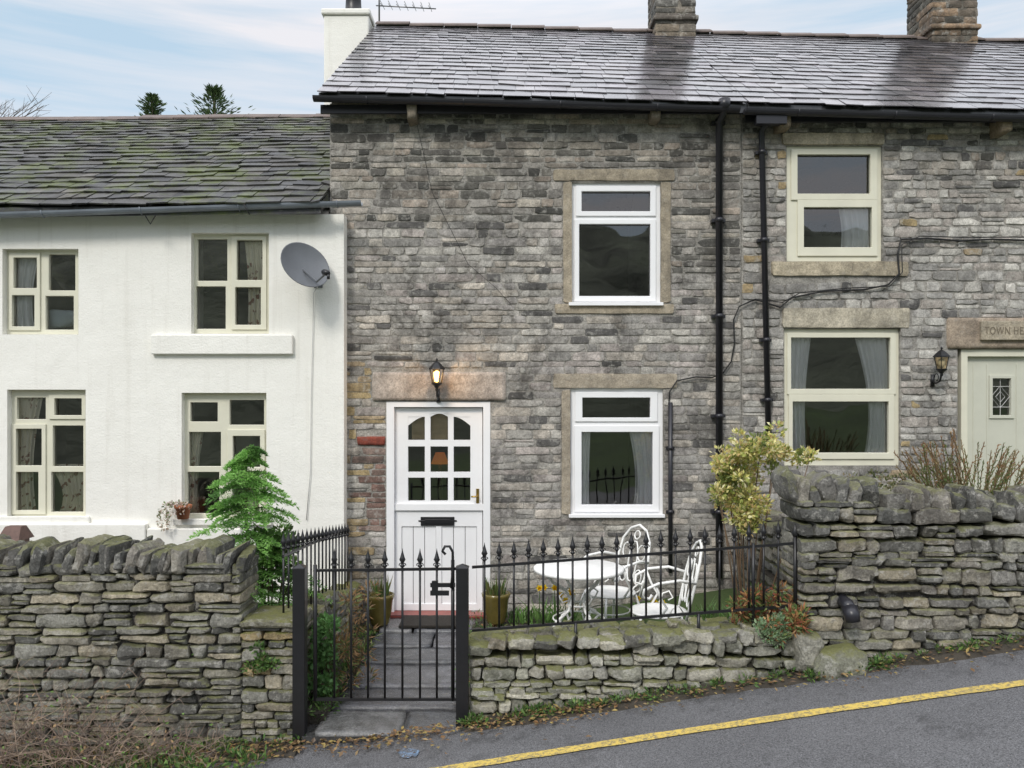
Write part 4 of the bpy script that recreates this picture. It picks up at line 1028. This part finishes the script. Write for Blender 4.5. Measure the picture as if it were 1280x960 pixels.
twigs('tangle of bare brown twigs before the left garden wall', -3.5, -2.4, 190, 1.15, -2.68)
twigs('smaller bare brambles near the stone pier foot', -2.5, -1.9, 60, .5, -2.62, .3)
b = MB()
for i in range(280):
    x = U(-3.2,4.8) if i % 3 else U(-2.6,1.0); yy = -2.47-abs(rnd.gauss(0,.05))
    if -1.36 < x < -.3: continue
    if rnd.random() < .3: continue
    clump(b, (x,yy,gz(x)+.03), (.04,.03,.025), rnd.randint(8,24), .035, .014, GR+[(.18,.19,.07)])
for i in range(90):
    x = U(-3.4,-1.5); clump(b, (x,-2.62-U(0,.3),gz(x)+.04), (.06,.05,.035), 22, .045, .016, GR+[(.18,.19,.07),(.25,.17,.08)])
for i in range(26):
    x = U(1.9,2.45); clump(b, (x,-2.52-U(0,.08),gz(x)+.03), (.05,.03,.025), 20, .035, .014, GR)
tag(b.build('weeds', 'leaf'), 'green weeds along the foot of the walls', 'weeds', kind='stuff')
b = MB()
for i in range(1900):
    x = U(-3.4,4.8) if i % 2 else U(-3.4,.6); yy = -2.48-abs(rnd.gauss(0,.12)); b.leaf((x,yy,gz(x)+.025+U(0,.012)), (U(-1,1),U(-1,1),U(-.1,.25)), U(.02,.05), U(.012,.028), pick([(.28,.16,.07),(.19,.12,.06),(.36,.25,.12),(.12,.08,.05),(.4,.3,.1)], .25), (U(-.3,.3),U(-.3,.3),1))
for i in range(450):
    x = U(-.4,2.1); yy = U(-2.2,-.1); b.leaf((x,yy,.02), (U(-1,1),U(-1,1),U(-.1,.25)), U(.02,.05), U(.012,.028), pick([(.26,.14,.06),(.17,.10,.05),(.14,.17,.06)], .25), (0,0,1))
tag(b.build('leaf_litter', 'leaf'), 'fallen brown leaves along the verge and beds', 'leaves', kind='stuff')
b = MB()
for i in range(900):
    x = U(-.4,2.1); yy = U(-2.15,-.06); clump(b, (x,yy,.02), (.03,.03,.02), 3, .05, .012, GR)
for i in range(260):
    x = U(-1.42,-1.22); yy = U(-2.3,-.3); clump(b, (x,yy,-.06), (.04,.04,.03), 5, .04, .014, GR)
tag(b.build('ground_cover', 'leaf'), 'low green growth covering the beds beside the path', 'ground cover', kind='stuff')
b = MB(); b.box(-1.5,-1.26,-2.3,-.1,-.3,-.06,(.05,.04,.03)); struct(b.build('border_soil', 'soil'))
def far_conifer(px, ptop, Y, w, label):
    top = P(px, ptop, Y); t = thing('pine_tree', label, 'tree', (top.x, Y, 0)); MB().tube([(top.x,Y,0),(top.x,Y,top.z)], [.25,.03], 8).build('trunk', 'wood', t)
    b = MB()
    for i in range(2600):
        f = U(0,1)**1.4; z = top.z-f*3.6; r = w*(.10+f*2.2)*abs(rnd.gauss(.5,.4))*(1+.5*math.sin(z*13)); a = U(0,6.28); b.leaf((top.x+r*math.cos(a),Y+r*math.sin(a),z), (math.cos(a),math.sin(a),.6), .15, .035, pick([(.06,.10,.04),(.09,.14,.05),(.045,.07,.03)], .3))
    b.build('crown', 'leaf', t)
far_conifer(190,121,12,.6,'small dark conifer top behind the mossy roof, left one'); far_conifer(268,112,12,1.0,'wider green conifer top behind the mossy roof, nearest the chimney')
t = thing('bare_tree', 'bare leafless tree branches above the far left of the roof', 'tree', (P(-20,0,9).x,9,0)); b = MB(); base = Vector((P(-20,0,9).x,9,0)); fork = base+Vector((0,0,7.2)); b.tube([base, fork], [.16,.07], 8); br = MB()
for i in range(20):
    e = P(U(-60,62),U(122,150),9+U(-.5,.5)); m_ = fork.lerp(e,.5)+Vector((0,0,.15)); br.tube([fork,m_,e], [.02,.009,.003], 5)
    for k in range(4): e2 = e+Vector((U(-.3,.3),U(-.2,.2),U(-.1,.25))); br.tube([m_.lerp(e,U(.3,.9)), e2], [.005,.002], 4)
b.build('trunk', 'wood', t); br.build('crown', 'wood', t)

# ================================================================= WORLD, SUN, CAMERA
sc = bpy.context.scene
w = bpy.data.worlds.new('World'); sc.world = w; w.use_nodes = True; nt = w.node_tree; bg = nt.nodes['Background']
sky = nt.nodes.new('ShaderNodeTexSky'); sky.sky_type = 'NISHITA'; sky.sun_disc = False
EL, AZ = math.radians(42), math.radians(205)
sky.sun_elevation = EL; sky.sun_rotation = AZ; sky.air_density = 1.0; sky.dust_density = .6; sky.ozone_density = 1.5
tc_ = nt.nodes.new('ShaderNodeTexCoord').outputs['Generated']; mp = nt.nodes.new('ShaderNodeMapping'); mp.inputs['Scale'].default_value = (.8,.8,9); mp.inputs['Rotation'].default_value = (0,.05,0); mp.inputs['Location'].default_value = (3.1,1.7,.4); lk(nt, tc_, mp.inputs[0])
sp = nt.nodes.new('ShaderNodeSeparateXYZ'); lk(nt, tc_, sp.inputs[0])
cf = ramp(nt, noise_node(nt, mp.outputs[0], 1.9, 6, .55, .25), [(.38,.14),(.60,.95)])
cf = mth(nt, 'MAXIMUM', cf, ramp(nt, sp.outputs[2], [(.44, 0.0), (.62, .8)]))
c = mix(nt, cf, mix(nt, .75, sky.outputs[0], (3.7,5.2,6.3)), (6.1,6.0,6.25))
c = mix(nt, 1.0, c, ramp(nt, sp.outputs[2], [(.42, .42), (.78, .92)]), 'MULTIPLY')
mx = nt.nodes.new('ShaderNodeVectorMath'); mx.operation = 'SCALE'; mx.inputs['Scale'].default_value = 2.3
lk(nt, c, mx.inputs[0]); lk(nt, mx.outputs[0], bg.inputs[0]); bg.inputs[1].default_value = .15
sun = bpy.data.lights.new('sun','SUN'); sun.energy = 1.9; sun.angle = math.radians(14); sun.color = (1,.955,.88)
so = bpy.data.objects.new('sun', sun); col.objects.link(so)
dv = Vector((math.sin(AZ)*math.cos(EL), math.cos(AZ)*math.cos(EL), math.sin(EL))); so.rotation_euler = dv.to_track_quat('Z','Y').to_euler()
cam = bpy.data.cameras.new('camera'); cam.lens = 28; cam.sensor_width = 36; cam.shift_y = 20/1280; cam.clip_end = 2000; cam.clip_start = .05
co = bpy.data.objects.new('camera', cam); col.objects.link(co); co.location = (0,-D,HC); co.rotation_euler = (math.pi/2,0,0); sc.camera = co
sc.view_settings.view_transform = 'Standard'; sc.view_settings.look = 'None'; sc.view_settings.exposure = 0
